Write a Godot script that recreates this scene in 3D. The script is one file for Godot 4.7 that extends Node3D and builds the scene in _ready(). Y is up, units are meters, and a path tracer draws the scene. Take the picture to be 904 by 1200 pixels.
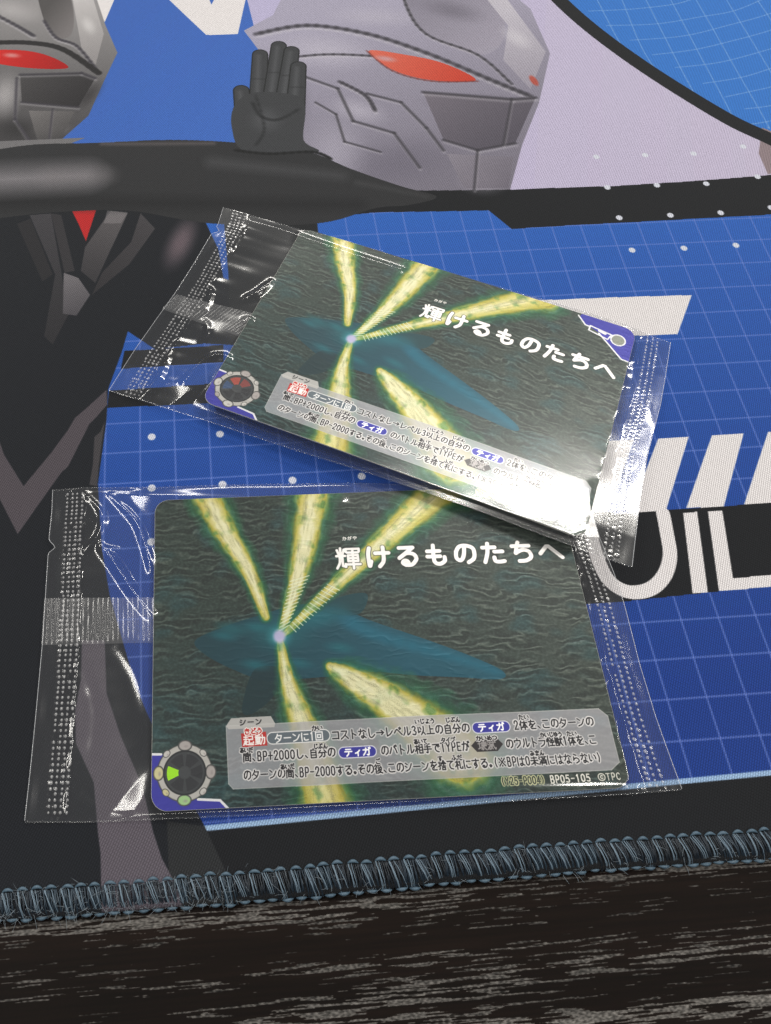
extends Node3D
# Two foil cards in clear packets on a printed cloth mat that lies on a dark wooden table.
# Lengths below are in millimetres unless said otherwise; MM turns them into metres.

const MM := 0.001
const CELL := 7.8356          # one square of the printed grid

var rng := RandomNumberGenerator.new()
var taken := {}


func _ready() -> void:
	rng.seed = 4711
	_camera_and_light()
	_table()
	_play_mat()
	var front := Transform3D(Basis(Vector3.UP, -0.02346), Vector3(-55.352, 0.000, -9.123))
	var rear := Transform3D(Basis(Vector3(0.88733, 0.01527, 0.46088), Vector3(0.01454, 0.99803, -0.06106), Vector3(-0.46090, 0.06088, 0.88536)), Vector3(-34.143, 2.913, -72.608))
	_cards(front, rear)
	_packets(front, rear)


# ------------------------------------------------------------------ camera, light

func _camera_and_light() -> void:
	var cam := Camera3D.new()
	cam.name = "camera"
	cam.transform = Transform3D(Basis(Vector3(0.997156, 0.014493, 0.073963), Vector3(0.054189, 0.544204, -0.837201), Vector3(-0.052384, 0.838828, 0.541871)), Vector3(-84.962, 182.444, 53.885) * MM)
	cam.projection = Camera3D.PROJECTION_FRUSTUM
	cam.keep_aspect = Camera3D.KEEP_HEIGHT
	cam.near = 0.02
	cam.far = 20.0
	cam.size = 0.021818
	cam.frustum_offset = Vector2(0.002617, -0.002153)
	cam.current = true
	add_child(cam)

	var env := Environment.new()
	env.background_mode = Environment.BG_COLOR
	env.background_color = Color(0.19, 0.195, 0.21)
	env.tonemap_mode = Environment.TONE_MAPPER_LINEAR
	env.tonemap_exposure = 1.22
	env.sdfgi_enabled = true
	env.ssao_enabled = true
	env.ssil_enabled = true
	var we := WorldEnvironment.new()
	we.name = "surroundings"
	we.environment = env
	add_child(we)

	# two ceiling lamps beyond the cards, then lamps added at both sides and near
	_overhead_panel(Vector3(0.90, 1.72, -1.14), Vector2(1.0, 0.12), 2.1)
	_overhead_panel(Vector3(0.05, 1.72, -2.9), Vector2(1.8, 0.45), 5.4)
	_overhead_panel(Vector3(-0.98, 1.72, -0.55), Vector2(0.24, 1.6), 2.2)  # unseen side lamp, added so the left creases catch highlights
	_overhead_panel(Vector3(1.25, 1.72, 0.30), Vector2(0.13, 1.5), 1.2)  # second side lamp, added for highlights on the right-hand creases
	_overhead_panel(Vector3(-0.30, 1.72, 1.30), Vector2(1.2, 0.22), 0.8)  # unseen fill lamp added behind the viewer


func _overhead_panel(at: Vector3, size: Vector2, energy: float) -> void:
	var l := AreaLight3D.new()
	l.name = "overhead_light"
	l.area_size = size
	l.area_normalize_energy = true
	l.light_energy = energy
	l.light_color = Color(1.0, 0.985, 0.955)
	l.area_range = 8.0
	l.area_attenuation = 2.0
	l.shadow_enabled = true
	l.position = at
	l.rotation = Vector3(-PI / 2, 0, 0)
	add_child(l, true)


# ------------------------------------------------------------------ names and meshes

func numbered(called: String) -> String:
	var n: int = taken.get(called, 0)
	taken[called] = n + 1
	return called if n == 0 else "%s_%03d" % [called, n]


func base(called: String, label: String, category: String, at: Transform3D, group := "") -> Node3D:
	var o := Node3D.new()
	o.name = numbered(called)
	o.transform = Transform3D(at.basis, at.origin * MM)
	o.set_meta("label", label)
	o.set_meta("category", category)
	if group:
		o.set_meta("group", group)
	add_child(o)
	return o


func part(called: String, mesh: Mesh, m: Material, parent: Node3D) -> MeshInstance3D:
	var o := MeshInstance3D.new()
	o.name = called
	o.mesh = mesh
	for i in mesh.get_surface_count():
		if mesh.surface_get_material(i) == null:
			mesh.surface_set_material(i, m)
	parent.add_child(o, true)
	return o


func mesh_of(v: PackedVector3Array, idx: PackedInt32Array, uv := PackedVector2Array(), uv2 := PackedVector2Array(), into: ArrayMesh = null, nor := PackedVector3Array()) -> ArrayMesh:
	# v in millimetres; normals are the area-weighted means of the faces
	if nor.is_empty():
		nor.resize(v.size())
		for i in range(0, idx.size(), 3):
			var n := (v[idx[i + 2]] - v[idx[i]]).cross(v[idx[i + 1]] - v[idx[i]])
			for k in 3:
				nor[idx[i + k]] += n
		for i in nor.size():
			nor[i] = nor[i].normalized() if nor[i].length_squared() > 0.0 else Vector3.UP
	var p := PackedVector3Array()
	p.resize(v.size())
	for i in v.size():
		p[i] = v[i] * MM
	var a := []
	a.resize(Mesh.ARRAY_MAX)
	a[Mesh.ARRAY_VERTEX] = p
	a[Mesh.ARRAY_NORMAL] = nor
	a[Mesh.ARRAY_INDEX] = idx
	if uv.size():
		a[Mesh.ARRAY_TEX_UV] = uv
	if uv2.size():
		a[Mesh.ARRAY_TEX_UV2] = uv2
	var m := into if into else ArrayMesh.new()
	m.add_surface_from_arrays(Mesh.PRIMITIVE_TRIANGLES, a)
	return m


func grid_index(nu: int, nv: int) -> PackedInt32Array:
	# nu x nv vertices, u fastest; seen from above (u to the right, v towards the viewer) the faces are clockwise
	var idx := PackedInt32Array()
	for j in nv - 1:
		for i in nu - 1:
			var a := j * nu + i
			idx.append_array(PackedInt32Array([a, a + 1, a + nu, a + 1, a + nu + 1, a + nu]))
	return idx


func tube(v: PackedVector3Array, idx: PackedInt32Array, path: PackedVector3Array, radii: PackedFloat32Array, sides: int) -> void:
	var first := v.size()
	for i in path.size():
		var t := (path[mini(i + 1, path.size() - 1)] - path[maxi(i - 1, 0)]).normalized()
		var side := t.cross(Vector3.UP if absf(t.y) < 0.9 else Vector3.RIGHT).normalized()
		var up := side.cross(t)
		for k in sides:
			var a := TAU * k / sides
			v.append(path[i] + (side * cos(a) + up * sin(a)) * radii[i])
	for i in path.size() - 1:
		for k in sides:
			var a := first + i * sides + k
			var b := first + i * sides + (k + 1) % sides
			idx.append_array(PackedInt32Array([a, a + sides, b, b, a + sides, b + sides]))


func grey(x: float) -> Color:
	return Color(x, x, x)


func c8(r: int, g: int, b: int) -> Color:
	return Color(r / 255.0, g / 255.0, b / 255.0)


func noise(seed_: int, freq: float, octaves := 3) -> FastNoiseLite:
	var n := FastNoiseLite.new()
	n.seed = seed_
	n.noise_type = FastNoiseLite.TYPE_SIMPLEX_SMOOTH
	n.frequency = freq
	n.fractal_type = FastNoiseLite.FRACTAL_FBM
	n.fractal_octaves = octaves
	return n


# ------------------------------------------------------------------ printing: a picture measured in millimetres

class Sheet:
	var im: Image
	var o: Vector2        # the millimetre place of its first pixel
	var s: float          # pixels per millimetre
	var w: int
	var h: int

	func _init(width: int, height: int, from: Vector2, scale: float, c: Color) -> void:
		w = width
		h = height
		o = from
		s = scale
		im = Image.create_empty(w, h, false, Image.FORMAT_RGB8)
		im.fill(c)

	func px(p: Vector2) -> Vector2:
		return (p - o) * s

	func blend(x: int, y: int, c: Color, a: float) -> void:
		if x >= 0 and y >= 0 and x < w and y < h and a > 0.003:
			im.set_pixel(x, y, im.get_pixel(x, y).lerp(c, minf(a, 1.0)))

	# a filled polygon; with c2 its colour runs from c at p0 to c2 at p1
	func poly(points: PackedVector2Array, c: Color, a := 1.0, c2 := Color(0, 0, 0, 0), p0 := Vector2.ZERO, p1 := Vector2.ZERO) -> void:
		var q := PackedVector2Array()
		var lo := 1e9
		var hi := -1e9
		for p in points:
			var t := px(p)
			q.append(t)
			lo = minf(lo, t.y)
			hi = maxf(hi, t.y)
		var run := c2.a > 0.0
		var g0 := px(p0)
		var gd := px(p1) - g0
		gd /= maxf(gd.length_squared(), 1e-6)
		for y in range(maxi(0, int(lo)), mini(h - 1, int(hi) + 1) + 1):
			var yc := y + 0.5
			var xs: Array[float] = []
			for i in q.size():
				var u := q[i]
				var v := q[(i + 1) % q.size()]
				if (u.y <= yc) != (v.y <= yc):
					xs.append(u.x + (v.x - u.x) * (yc - u.y) / (v.y - u.y))
			xs.sort()
			for k in range(0, xs.size() - 1, 2):
				var x0 := xs[k]
				var x1 := xs[k + 1]
				var i0 := maxi(0, int(ceil(x0)))
				var i1 := mini(w, int(floor(x1)))
				if not run and a >= 1.0:
					if i1 > i0:
						im.fill_rect(Rect2i(i0, y, i1 - i0, 1), c)
				else:
					for x in range(i0, i1):
						blend(x, y, c.lerp(c2, clampf((Vector2(x, yc) - g0).dot(gd), 0.0, 1.0)) if run else c, a)
				var e0 := c
				var e1 := c
				if run:
					e0 = c.lerp(c2, clampf((Vector2(x0, yc) - g0).dot(gd), 0.0, 1.0))
					e1 = c.lerp(c2, clampf((Vector2(x1, yc) - g0).dot(gd), 0.0, 1.0))
				if i0 > 0 and i0 <= w:
					blend(i0 - 1, y, e0, a * (i0 - x0))
				if i1 >= 0 and i1 < w and i1 >= i0:
					blend(i1, y, e1, a * (x1 - i1))

	# a line of a width, with ends rounded; soft is the width of its blurred rim
	func stroke(points: PackedVector2Array, width: float, c: Color, a := 1.0, soft := 0.0) -> void:
		for i in points.size() - 1:
			taper(points[i], points[i + 1], width, width, c, a, soft)

	func taper(from: Vector2, to: Vector2, wide0: float, wide1: float, c: Color, a := 1.0, soft := 0.0) -> void:
		var p := px(from)
		var q := px(to)
		var r0 := wide0 * s * 0.5
		var r1 := wide1 * s * 0.5
		var f := maxf(soft * s, 1.0)
		var m := maxf(r0, r1) + f
		var d := q - p
		var dd := maxf(d.length_squared(), 1e-6)
		for y in range(maxi(0, int(minf(p.y, q.y) - m)), mini(h - 1, int(maxf(p.y, q.y) + m) + 1) + 1):
			for x in range(maxi(0, int(minf(p.x, q.x) - m)), mini(w - 1, int(maxf(p.x, q.x) + m) + 1) + 1):
				var e := Vector2(x + 0.5, y + 0.5) - p
				var t := clampf(e.dot(d) / dd, 0.0, 1.0)
				var k := (lerpf(r0, r1, t) - (e - d * t).length()) / f + 0.5
				if k > 0.0:
					blend(x, y, c, a * minf(k, 1.0))

	# a soft or hard ellipse
	func spot(at: Vector2, rx: float, ry: float, turn: float, c: Color, a := 1.0, soft := 1.0) -> void:
		var p := px(at)
		var m := maxf(rx, ry) * s + 1.0
		var cs := cos(turn)
		var sn := sin(turn)
		for y in range(maxi(0, int(p.y - m)), mini(h - 1, int(p.y + m) + 1) + 1):
			for x in range(maxi(0, int(p.x - m)), mini(w - 1, int(p.x + m) + 1) + 1):
				var e := Vector2(x + 0.5, y + 0.5) - p
				var r := Vector2((e.x * cs + e.y * sn) / (rx * s), (e.y * cs - e.x * sn) / (ry * s)).length()
				if r < 1.0:
					var k := clampf((1.0 - r) / soft, 0.0, 1.0)
					blend(x, y, c, a * k * k * (3.0 - 2.0 * k))

	func texture() -> ImageTexture:
		return ImageTexture.create_from_image(im)


func curve(points: PackedVector2Array, closed := false, steps := 6) -> PackedVector2Array:
	# a smooth line through the points
	var out := PackedVector2Array()
	var n := points.size()
	for i in (n if closed else n - 1):
		var p0 := points[(i - 1 + n) % n] if closed or i > 0 else points[0]
		var p1 := points[i]
		var p2 := points[(i + 1) % n]
		var p3 := points[(i + 2) % n] if closed or i + 2 < n else points[n - 1]
		for k in steps:
			out.append(p1.cubic_interpolate(p2, p0, p3, k / float(steps)))
	if not closed:
		out.append(points[n - 1])
	return out


# ------------------------------------------------------------------ lettering: each sign as pen strokes on a square of 100 (x to the right, y down); ~ is a curved stroke

var pen := {
	"輝": "20062038 06141232 35122832 02403840 ~164214700294 2642268438883876 4222421096109622 46269226 50389038906450645038 50519051 42789878 70187096",
	"け": "~1610104012902070 40349634 ~7408745070745494",
	"る": "201478141860 ~186048407844886668904292 ~42923082387250765690",
	"も": "~440840604486649284808662 16346834 14586858",
	"の": "~54164658308014681640 ~1640321860148826925484766290",
	"た": "08266026 ~320826501092 56469046 ~5272548872929290",
	"ち": "12248424 ~400832302456 ~245654428050867464903492",
	"へ": "0662363046309682",
	"に": "~141210461494 42268826 ~4262448268869082",
	"な": "08265426 ~340628441064 62169032 66406684 ~668450943886427464769092",
	"し": "~24082460348860908866",
	"を": "12228022 ~440634301660 ~1660384650505276 ~88385462327642928892",
	"こ": "20188018 ~1858188044908688",
	"で": "12208818 ~86185036406256848292 70347646 84269038",
	"が": "~08325628665058884688 ~340826501092 74308660 78088420 90049616",
	"そ": "2212781218489044 ~6244366242847492",
	"す": "08229222 ~560856504470326042465652 ~565264743894",
	"は": "~141210461494 38309430 ~6810685068845092408056729290",
	"ら": "30105820 ~2434206420605046805684784894",
	"い": "~1420125620803476 ~742686409064",
	"か": "~08326028725062884888 ~380828501092 78249460",
	"や": "~08465026882690446258 54086226 24145094",
	"き": "16228216 14428836 44067662 ~2666248650927688",
	"ど": "28123846 ~80303058248050908488 70087620 86049216",
	"う": "32086416 ~16425630804474744094",
	"あ": "12228418 ~380636504490 ~683248881880146650468654 ~865490746292",
	"だ": "08266026 ~320826501092 56469046 ~5272548872929290 70087620 86049216",
	"じ": "~24082460348860908866 60146626 78088420",
	"ぶ": "~36085620 ~50304040606844903076 08902060 76669284 70087620 86049216",
	"ん": "~480628501092 ~149230564656508674909060",
	"ょ": "52268426 ~5208525052843692208040728892",
	"て": "12188816 ~86165036406456868292",
	"め": "~202030604080 ~621048781882145844348044 ~804490706492",
	"つ": "~08365022884084684488",
	"ゅ": "~141410501672 ~1672323262229044807060724460 ~600860504494",
	"ふ": "40086018 ~4830606054883884 08822456 76569480",
	"ご": "20187018 ~1858188044908688 74048016 88009412",
	"み": "20165414 ~541436801284126444569070 ~764072665292",
	"ま": "12228822 18428242 ~5006505050843692208040708892",
	"シ": "18163828 10423054 ~149060729022",
	"ー": "10509050",
	"ン": "14184034 ~169060729026",
	"タ": "~380826360856 34248424 ~842466682294 36506066",
	"コ": "162084208488 12848484",
	"ス": "16167816 ~781656560892 54569290",
	"ト": "36063694 36407862",
	"レ": "24082488 ~248860729040",
	"ベ": "0662343044309682 64147230 78088624",
	"ル": "~301228560890 58105888 ~588878789456",
	"バ": "~302620560684 ~602080449280 70087620 86049216",
	"テ": "20148014 08409440 ~564050702894",
	"ィ": "~783050562464 56505696",
	"ガ": "10308030 ~803078885686 ~440840501092 78068418 92029814",
	"ウ": "50065024 144214248624 ~862480603694",
	"ラ": "20148014 10388638 ~863870743094",
	"イ": "~800850401060 52365294",
	"プ": "10227822 ~782268622892 ~94068604861496169406",
	"→": "08509050 643090506470",
	"、": "12703090",
	"。": "~12762270328020901276",
	"(": "~700650507094",
	")": "~300650503094",
	"※": "14148686 86141486 50125020 50805088 12502050 80508850",
	"起": "10204620 08405040 28062888 28644464 ~185614760492 ~127636889692 5614901490445844587896789666",
	"動": "10145010 06265426 12364836486212621236 12484848 30123088 10744874 04905686 56349434 ~943490808090 ~720872505494",
	"回": "10109010909210921010 32366836686832683236",
	"以": "162016724058 36204840 ~781276504894 70649492",
	"上": "50085086 50428442 08889488",
	"自": "54044418 20208020809420942020 20448044 20688068",
	"分": "~360824300652 ~640876309650 24507650 ~765074845890 ~465040741294",
	"体": "~280818340650 20302096 36289628 66066696 ~643052563478 ~683080569676 50748074",
	"間": "10101096 1010421042381038 10244224 58385810901090948092 58249024 58389038 32506850688632863250 32686868",
	"相": "06304830 26062696 ~263416600476 28444460 56129412949456945612 56389438 56669466",
	"手": "~801050141818 16388438 06609660 ~5014508048943490",
	"壊": "04303830 20082076 04824068 44169816 70047026 48289628964448444828 64286444 80288044 40549854 ~645452763886 526652946484 ~665880829896",
	"滅": "06121620 04341644 ~04922066 ~301830502294 30229622 ~6806726090929476 84069216 36406240 ~484646763492 46666090 36544064 60505664",
	"怪": "20062096 08300450 30223640 44129012 ~901274364048 ~501670369848 48609260 70467090 40909890",
	"獣": "10061418 26042818 42043618 08224822485008500822 08364836 28222850 06605260 12704670469212921270 54349834 ~760674505294 ~764082729894 88129422",
	"後": "~280616200630 ~322620440656 20462096 ~580648184222 78165030 44468442 78349050 ~585050663878 52608660 ~866068863696 ~566872869896",
	"捨": "06283828 220622861290 04623850 ~680656264040 ~680682249838 56388238 70287062 48609460 52748874889452945274",
	"札": "08285228 30063096 ~303020560674 32444860 64086484 ~648476909488 94889474",
	"未": "18268226 06509450 50065096 ~505036740886 ~505066749486",
	"満": "06121622 04321642 ~04922064 28209820 48064836 78067836 48367836 3250925092948894 32503296 62366280 4462448080808062",
	"0": "~50082420185024805092 ~50927680825076205008",
	"1": "302250085092",
	"2": "~20303010660880306054 605420908490",
	"3": "~2018500678245048 ~5048846664902084",
	"4": "6492640818688868",
	"5": "781030102646 ~26466042806666902084",
	"B": "24082492 ~24086608782864462446 ~24467050847068922492",
	"P": "24922408 ~24087008843070542454",
	"T": "12108810 50105092",
	"Y": "140850508608 50505092",
	"E": "8010241024908290 24487448",
	"C": "~8424600824241850267860928476",
	"+": "14508650 50145086",
	"-": "20508050",
	"©": "~50061818065018825094 ~50948282945082185006 ~66385030365050706662",
}
var narrow := "0123456789BPTYEC+-()"


func glyph(c: String) -> Array:
	var out := []
	for st in (pen.get(c, "") as String).split(" ", false):
		var bent := st.begins_with("~")
		var t := st.trim_prefix("~")
		var pts := PackedVector2Array()
		for i in range(0, t.length(), 4):
			pts.append(Vector2(t.substr(i, 2).to_int(), t.substr(i + 2, 2).to_int()) * 0.01)
		out.append(curve(pts, false, 5) if bent else pts)
	return out


func advance(c: String) -> float:
	return 0.62 if narrow.contains(c) else 0.55 if "、。".contains(c) else 0.0 if c == "" else 1.0


# writes a line whose middle runs from a to b; size is the height of a sign, weight the width of the pen
func write(sh: Sheet, words: String, a: Vector2, b: Vector2, size: float, weight: float, c: Color, halo := 0.0, halo_colour := Color.WHITE, halo_alpha := 0.6) -> void:
	var total := 0.0
	for ch in words:
		total += advance(ch)
	var along := (b - a).normalized()
	var down := along.orthogonal() * -1.0
	if down.y < 0.0:
		down = -down
	var step := (b - a).length() / total
	for turn in (2 if halo > 0.0 else 1):
		var at := 0.0
		for ch in words:
			var ad := advance(ch)
			var width := minf(step * ad * 0.94, size * ad)
			var left := a + along * (step * (at + ad * 0.5) - width * 0.5)
			if "、。".contains(ch):
				width = size
				left = a + along * step * at
			for st in glyph(ch):
				var line := PackedVector2Array()
				for p: Vector2 in st:
					line.append(left + along * (p.x * width) + down * ((p.y - 0.5) * size))
				if halo > 0.0 and turn == 0:
					sh.stroke(line, weight + halo, halo_colour, halo_alpha, 0.12)
				else:
					sh.stroke(line, weight, c)
			at += ad


# ------------------------------------------------------------------ the table

func _pulled(seed_: int, freq: float, narrow: int, size: int) -> PackedByteArray:
	var im := noise(seed_, freq, 3).get_image(narrow, size, false, false, true)
	im.convert(Image.FORMAT_L8)
	im.resize(size, size, Image.INTERPOLATE_CUBIC)
	return im.get_data()


func _table() -> void:
	var size := 2048
	var span := 230.0
	# noise pictures drawn narrow and pulled out along the grain
	var grain := _pulled(3, 0.010, 96, size)
	var fibre := _pulled(4, 0.11, 72, size)
	var pores := _pulled(5, 0.15, 110, size)
	var specks := _pulled(6, 0.26, 900, size)
	var bands := _pulled(7, 0.017, 60, size)
	var rgb := PackedByteArray()
	rgb.resize(size * size * 3)
	var up := PackedByteArray()
	up.resize(size * size)
	for i in size * size:
		var k := grain[i] * 0.0022 + fibre[i] * 0.0016
		var open := pores[i] + (bands[i] - 128) * 0.85 + (specks[i] - 128) * 0.07
		var r := 10.0 + 21.0 * k
		var g := 8.0 + 13.5 * k
		var b := 7.0 + 10.5 * k
		var h := 200.0
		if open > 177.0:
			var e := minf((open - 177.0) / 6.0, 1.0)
			var tone := 56.0 + (specks[i] - 128) * 0.42 + (bands[i] - 128) * 0.35  # glint of the shiny pores put into their colour as grey
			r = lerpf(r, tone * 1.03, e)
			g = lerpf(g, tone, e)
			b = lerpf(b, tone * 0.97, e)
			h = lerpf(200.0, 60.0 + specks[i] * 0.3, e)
		rgb[i * 3] = int(clampf(r, 0.0, 255.0))
		rgb[i * 3 + 1] = int(clampf(g, 0.0, 255.0))
		rgb[i * 3 + 2] = int(clampf(b, 0.0, 255.0))
		up[i] = int(h)
	var tone_im := Image.create_from_data(size, size, false, Image.FORMAT_RGB8, rgb)
	var hi := Image.create_from_data(size, size, false, Image.FORMAT_L8, up)
	var m := StandardMaterial3D.new()
	m.resource_name = "dark_wood"
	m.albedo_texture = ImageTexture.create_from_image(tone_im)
	m.roughness = 0.55
	m.metallic_specular = 0.2
	m.heightmap_enabled = true
	m.heightmap_texture = ImageTexture.create_from_image(hi)
	m.heightmap_scale = 0.006
	# a top board 25 mm thick with its upper edges rounded
	var x0 := -520.0
	var x1 := 420.0
	var z0 := -480.0
	var z1 := 190.0
	var ring := [[0.0, -27.0], [0.0, -5.0], [0.6, -3.2], [1.8, -2.2], [3.2, -2.0]]
	var v := PackedVector3Array()
	var uv := PackedVector2Array()
	var idx := PackedInt32Array()
	for e in ring:
		for c in [Vector2(x0, z0), Vector2(x1, z0), Vector2(x1, z1), Vector2(x0, z1)]:
			var p := Vector3(c.x + (e[0] if c.x == x0 else -e[0]), e[1], c.y + (e[0] if c.y == z0 else -e[0]))
			v.append(p)
			uv.append(Vector2(p.x, p.z + p.y) / span + Vector2(0.63, 0.31))
	for k in ring.size() - 1:
		for i in 4:
			var a := k * 4 + i
			var b := k * 4 + (i + 1) % 4
			idx.append_array(PackedInt32Array([a, a + 4, b, b, a + 4, b + 4]))
	var top := (ring.size() - 1) * 4
	idx.append_array(PackedInt32Array([top, top + 1, top + 2, top, top + 2, top + 3, 0, 2, 1, 0, 3, 2]))
	# flat shading: every face keeps corners of its own
	var v2 := PackedVector3Array()
	var uv2 := PackedVector2Array()
	var i2 := PackedInt32Array()
	for i in idx.size():
		v2.append(v[idx[i]])
		uv2.append(uv[idx[i]])
		i2.append(i)
	var o := MeshInstance3D.new()
	o.name = numbered("wooden_table")
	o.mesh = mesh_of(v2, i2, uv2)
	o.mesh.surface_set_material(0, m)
	o.set_meta("label", "dark brown wooden table top with grain streaks painted pale for their glint, under the mat")
	o.set_meta("category", "table")
	add_child(o)


# ------------------------------------------------------------------ the cloth mat

func _mat_print() -> ImageTexture:
	var sh := Sheet.new(2048, 1830, Vector2(-190.0, -260.0), 2048 / 330.0, c8(50, 84, 176))
	var black := c8(31, 33, 37)
	var white := c8(240, 236, 238)
	var line := c8(120, 142, 222)
	# the blue ground: a print gradient plus brighter far light put into its colour
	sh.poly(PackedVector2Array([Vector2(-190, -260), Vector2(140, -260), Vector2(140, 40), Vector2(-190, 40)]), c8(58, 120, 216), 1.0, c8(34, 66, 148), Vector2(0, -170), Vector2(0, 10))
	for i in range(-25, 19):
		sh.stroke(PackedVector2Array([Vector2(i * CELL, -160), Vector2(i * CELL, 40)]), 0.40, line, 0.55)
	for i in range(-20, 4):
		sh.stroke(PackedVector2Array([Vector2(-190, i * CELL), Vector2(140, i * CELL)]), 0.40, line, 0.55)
	# the far blue field at the right with its curved grid
	sh.poly(PackedVector2Array([Vector2(21.28, -227.15), Vector2(124.43, -221.86), Vector2(89.97, -137.59), Vector2(69.34, -156.83)]), c8(58, 126, 214))
	for p in [PackedVector2Array([Vector2(42.84, -210.64), Vector2(56.72, -210.82), Vector2(70.54, -212.39), Vector2(77.89, -214.78), Vector2(88.56, -219.87)]), PackedVector2Array([Vector2(46.58, -202.82), Vector2(63.31, -202.82), Vector2(78.26, -205.61), Vector2(90.92, -208.57), Vector2(105.79, -216.14)]), PackedVector2Array([Vector2(52.11, -195.11), Vector2(70.14, -196.3), Vector2(86.58, -201.14), Vector2(102.18, -206.61), Vector2(118.53, -214.54)]), PackedVector2Array([Vector2(56.97, -187.62), Vector2(71.17, -189.38), Vector2(85.47, -193.32), Vector2(98.85, -197.83), Vector2(114.51, -204.6)]), PackedVector2Array([Vector2(62.23, -181.12), Vector2(76.82, -182.79), Vector2(95.3, -188.5), Vector2(110.3, -194.15)]), PackedVector2Array([Vector2(68.14, -173.11), Vector2(80.61, -175.23), Vector2(91.73, -179.09), Vector2(106.57, -184.93)]), PackedVector2Array([Vector2(72.75, -166.56), Vector2(88.44, -170.4), Vector2(102.34, -174.43)]), PackedVector2Array([Vector2(76.76, -160.94), Vector2(85.25, -161.99), Vector2(98.88, -165.88)]), PackedVector2Array([Vector2(76.12, -154.21), Vector2(82.72, -155.32), Vector2(96.14, -159.09)])]:
		sh.stroke(curve(p), 0.42, c8(140, 180, 236), 0.5)
	for p in [PackedVector2Array([Vector2(47.23, -216.38), Vector2(47.83, -202.31), Vector2(48.59, -191.45)]), PackedVector2Array([Vector2(55.37, -215.96), Vector2(54.62, -191.55), Vector2(56.36, -176.97)]), PackedVector2Array([Vector2(63.24, -215.55), Vector2(63.68, -180.63), Vector2(63.99, -167.82)]), PackedVector2Array([Vector2(71.41, -215.12), Vector2(71.87, -168.56), Vector2(71.82, -152.97)]), PackedVector2Array([Vector2(79.87, -214.68), Vector2(80.92, -158.81), Vector2(80.61, -152.47)]), PackedVector2Array([Vector2(90.03, -214.15), Vector2(90.97, -177.09), Vector2(91.22, -163.2)]), PackedVector2Array([Vector2(100.22, -213.62), Vector2(100.83, -203.06), Vector2(101.79, -166.5)])]:
		sh.stroke(curve(p), 0.42, c8(140, 180, 236), 0.5)
	# the plain blue field at the upper left
	sh.poly(PackedVector2Array([Vector2(-164.07, -241.43), Vector2(33.81, -231.34), Vector2(-10.39, -126.72), Vector2(-152.83, -135.19)]), c8(64, 108, 196), 1.0, c8(70, 116, 206), Vector2(-120, -200), Vector2(-40, -150))
	# the pale lilac field, the black band that runs under it and the curved black line above it
	sh.poly(PackedVector2Array([Vector2(-68.44, -241.43), Vector2(29.2, -236.49), Vector2(34.1, -216.14), Vector2(42.15, -197.8), Vector2(54.81, -176.25), Vector2(69.08, -156.1), Vector2(79.18, -146), Vector2(89.97, -137.59), Vector2(88.58, -134.21), Vector2(74.12, -132.66), Vector2(48.25, -131.48), Vector2(28.73, -130.96), Vector2(0.06, -131.32), Vector2(-51.58, -133.71), Vector2(-57.53, -171.54), Vector2(-65.31, -204.42)]), c8(196, 189, 224), 1.0, c8(206, 197, 222), Vector2(-50, -200), Vector2(90, -160))
	sh.poly(PackedVector2Array([Vector2(78.85, -152.57), Vector2(91.94, -142.4), Vector2(88.72, -134.54), Vector2(73.53, -133.72), Vector2(73.91, -142.03)]), c8(150, 134, 140))
	sh.poly(PackedVector2Array([Vector2(-53.77, -135.16), Vector2(-37.44, -133.86), Vector2(0.2, -131.97), Vector2(28.91, -131.61), Vector2(48.47, -132.14), Vector2(74.37, -133.33), Vector2(94, -135.27), Vector2(87.96, -120.88), Vector2(68.74, -118.47), Vector2(34.44, -117.99), Vector2(-3.02, -117.42), Vector2(-7.76, -124.64), Vector2(-38.61, -125.52), Vector2(-54.46, -124.25)]), black)
	sh.stroke(curve(PackedVector2Array([Vector2(30.94, -231.49), Vector2(34.89, -217.02), Vector2(42.93, -198.63), Vector2(55.3, -177.83), Vector2(69.6, -157.56), Vector2(79.72, -147.41), Vector2(91.57, -135.41)])), 5.2, black)
	# white lettering cut by the figure
	sh.poly(PackedVector2Array([Vector2(-118.06, -231.48), Vector2(-108.09, -230.97), Vector2(-112.49, -213.03), Vector2(-116.68, -220.37)]), white)
	sh.poly(PackedVector2Array([Vector2(-96.99, -231.34), Vector2(-91.86, -223.63), Vector2(-80.79, -204.82), Vector2(-70.92, -204.72), Vector2(-66.12, -228.8), Vector2(-75.32, -229.28), Vector2(-78.49, -220.64), Vector2(-80.33, -229.54)]), white)
	# big white bars, a black panel and its letters
	sh.poly(PackedVector2Array([Vector2(-4.1, -92.78), Vector2(37.87, -91.97), Vector2(30.16, -79.77), Vector2(-15.44, -80.54)]), white)
	sh.poly(PackedVector2Array([Vector2(3.67, -50.95), Vector2(10.83, -50.83), Vector2(-0.67, -32.54), Vector2(-8.23, -32.63)]), white)
	sh.poly(PackedVector2Array([Vector2(16.31, -50.63), Vector2(23.53, -50.66), Vector2(12.43, -32.49), Vector2(4.26, -32.48)]), white)
	sh.poly(PackedVector2Array([Vector2(28.99, -50.67), Vector2(36.48, -50.65), Vector2(25.48, -32.58), Vector2(17.1, -32.81)]), white)
	sh.poly(PackedVector2Array([Vector2(42.19, -50.62), Vector2(49.94, -50.7), Vector2(38.2, -32.87), Vector2(30.15, -32.82)]), white)
	sh.poly(PackedVector2Array([Vector2(-29.31, -32.6), Vector2(4.46, -32.51), Vector2(36.23, -32.79), Vector2(114.84, -33.47), Vector2(104.34, -15.75), Vector2(29.06, -13.88), Vector2(-3.03, -12.5), Vector2(-26.28, -12.44)]), black)
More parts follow.
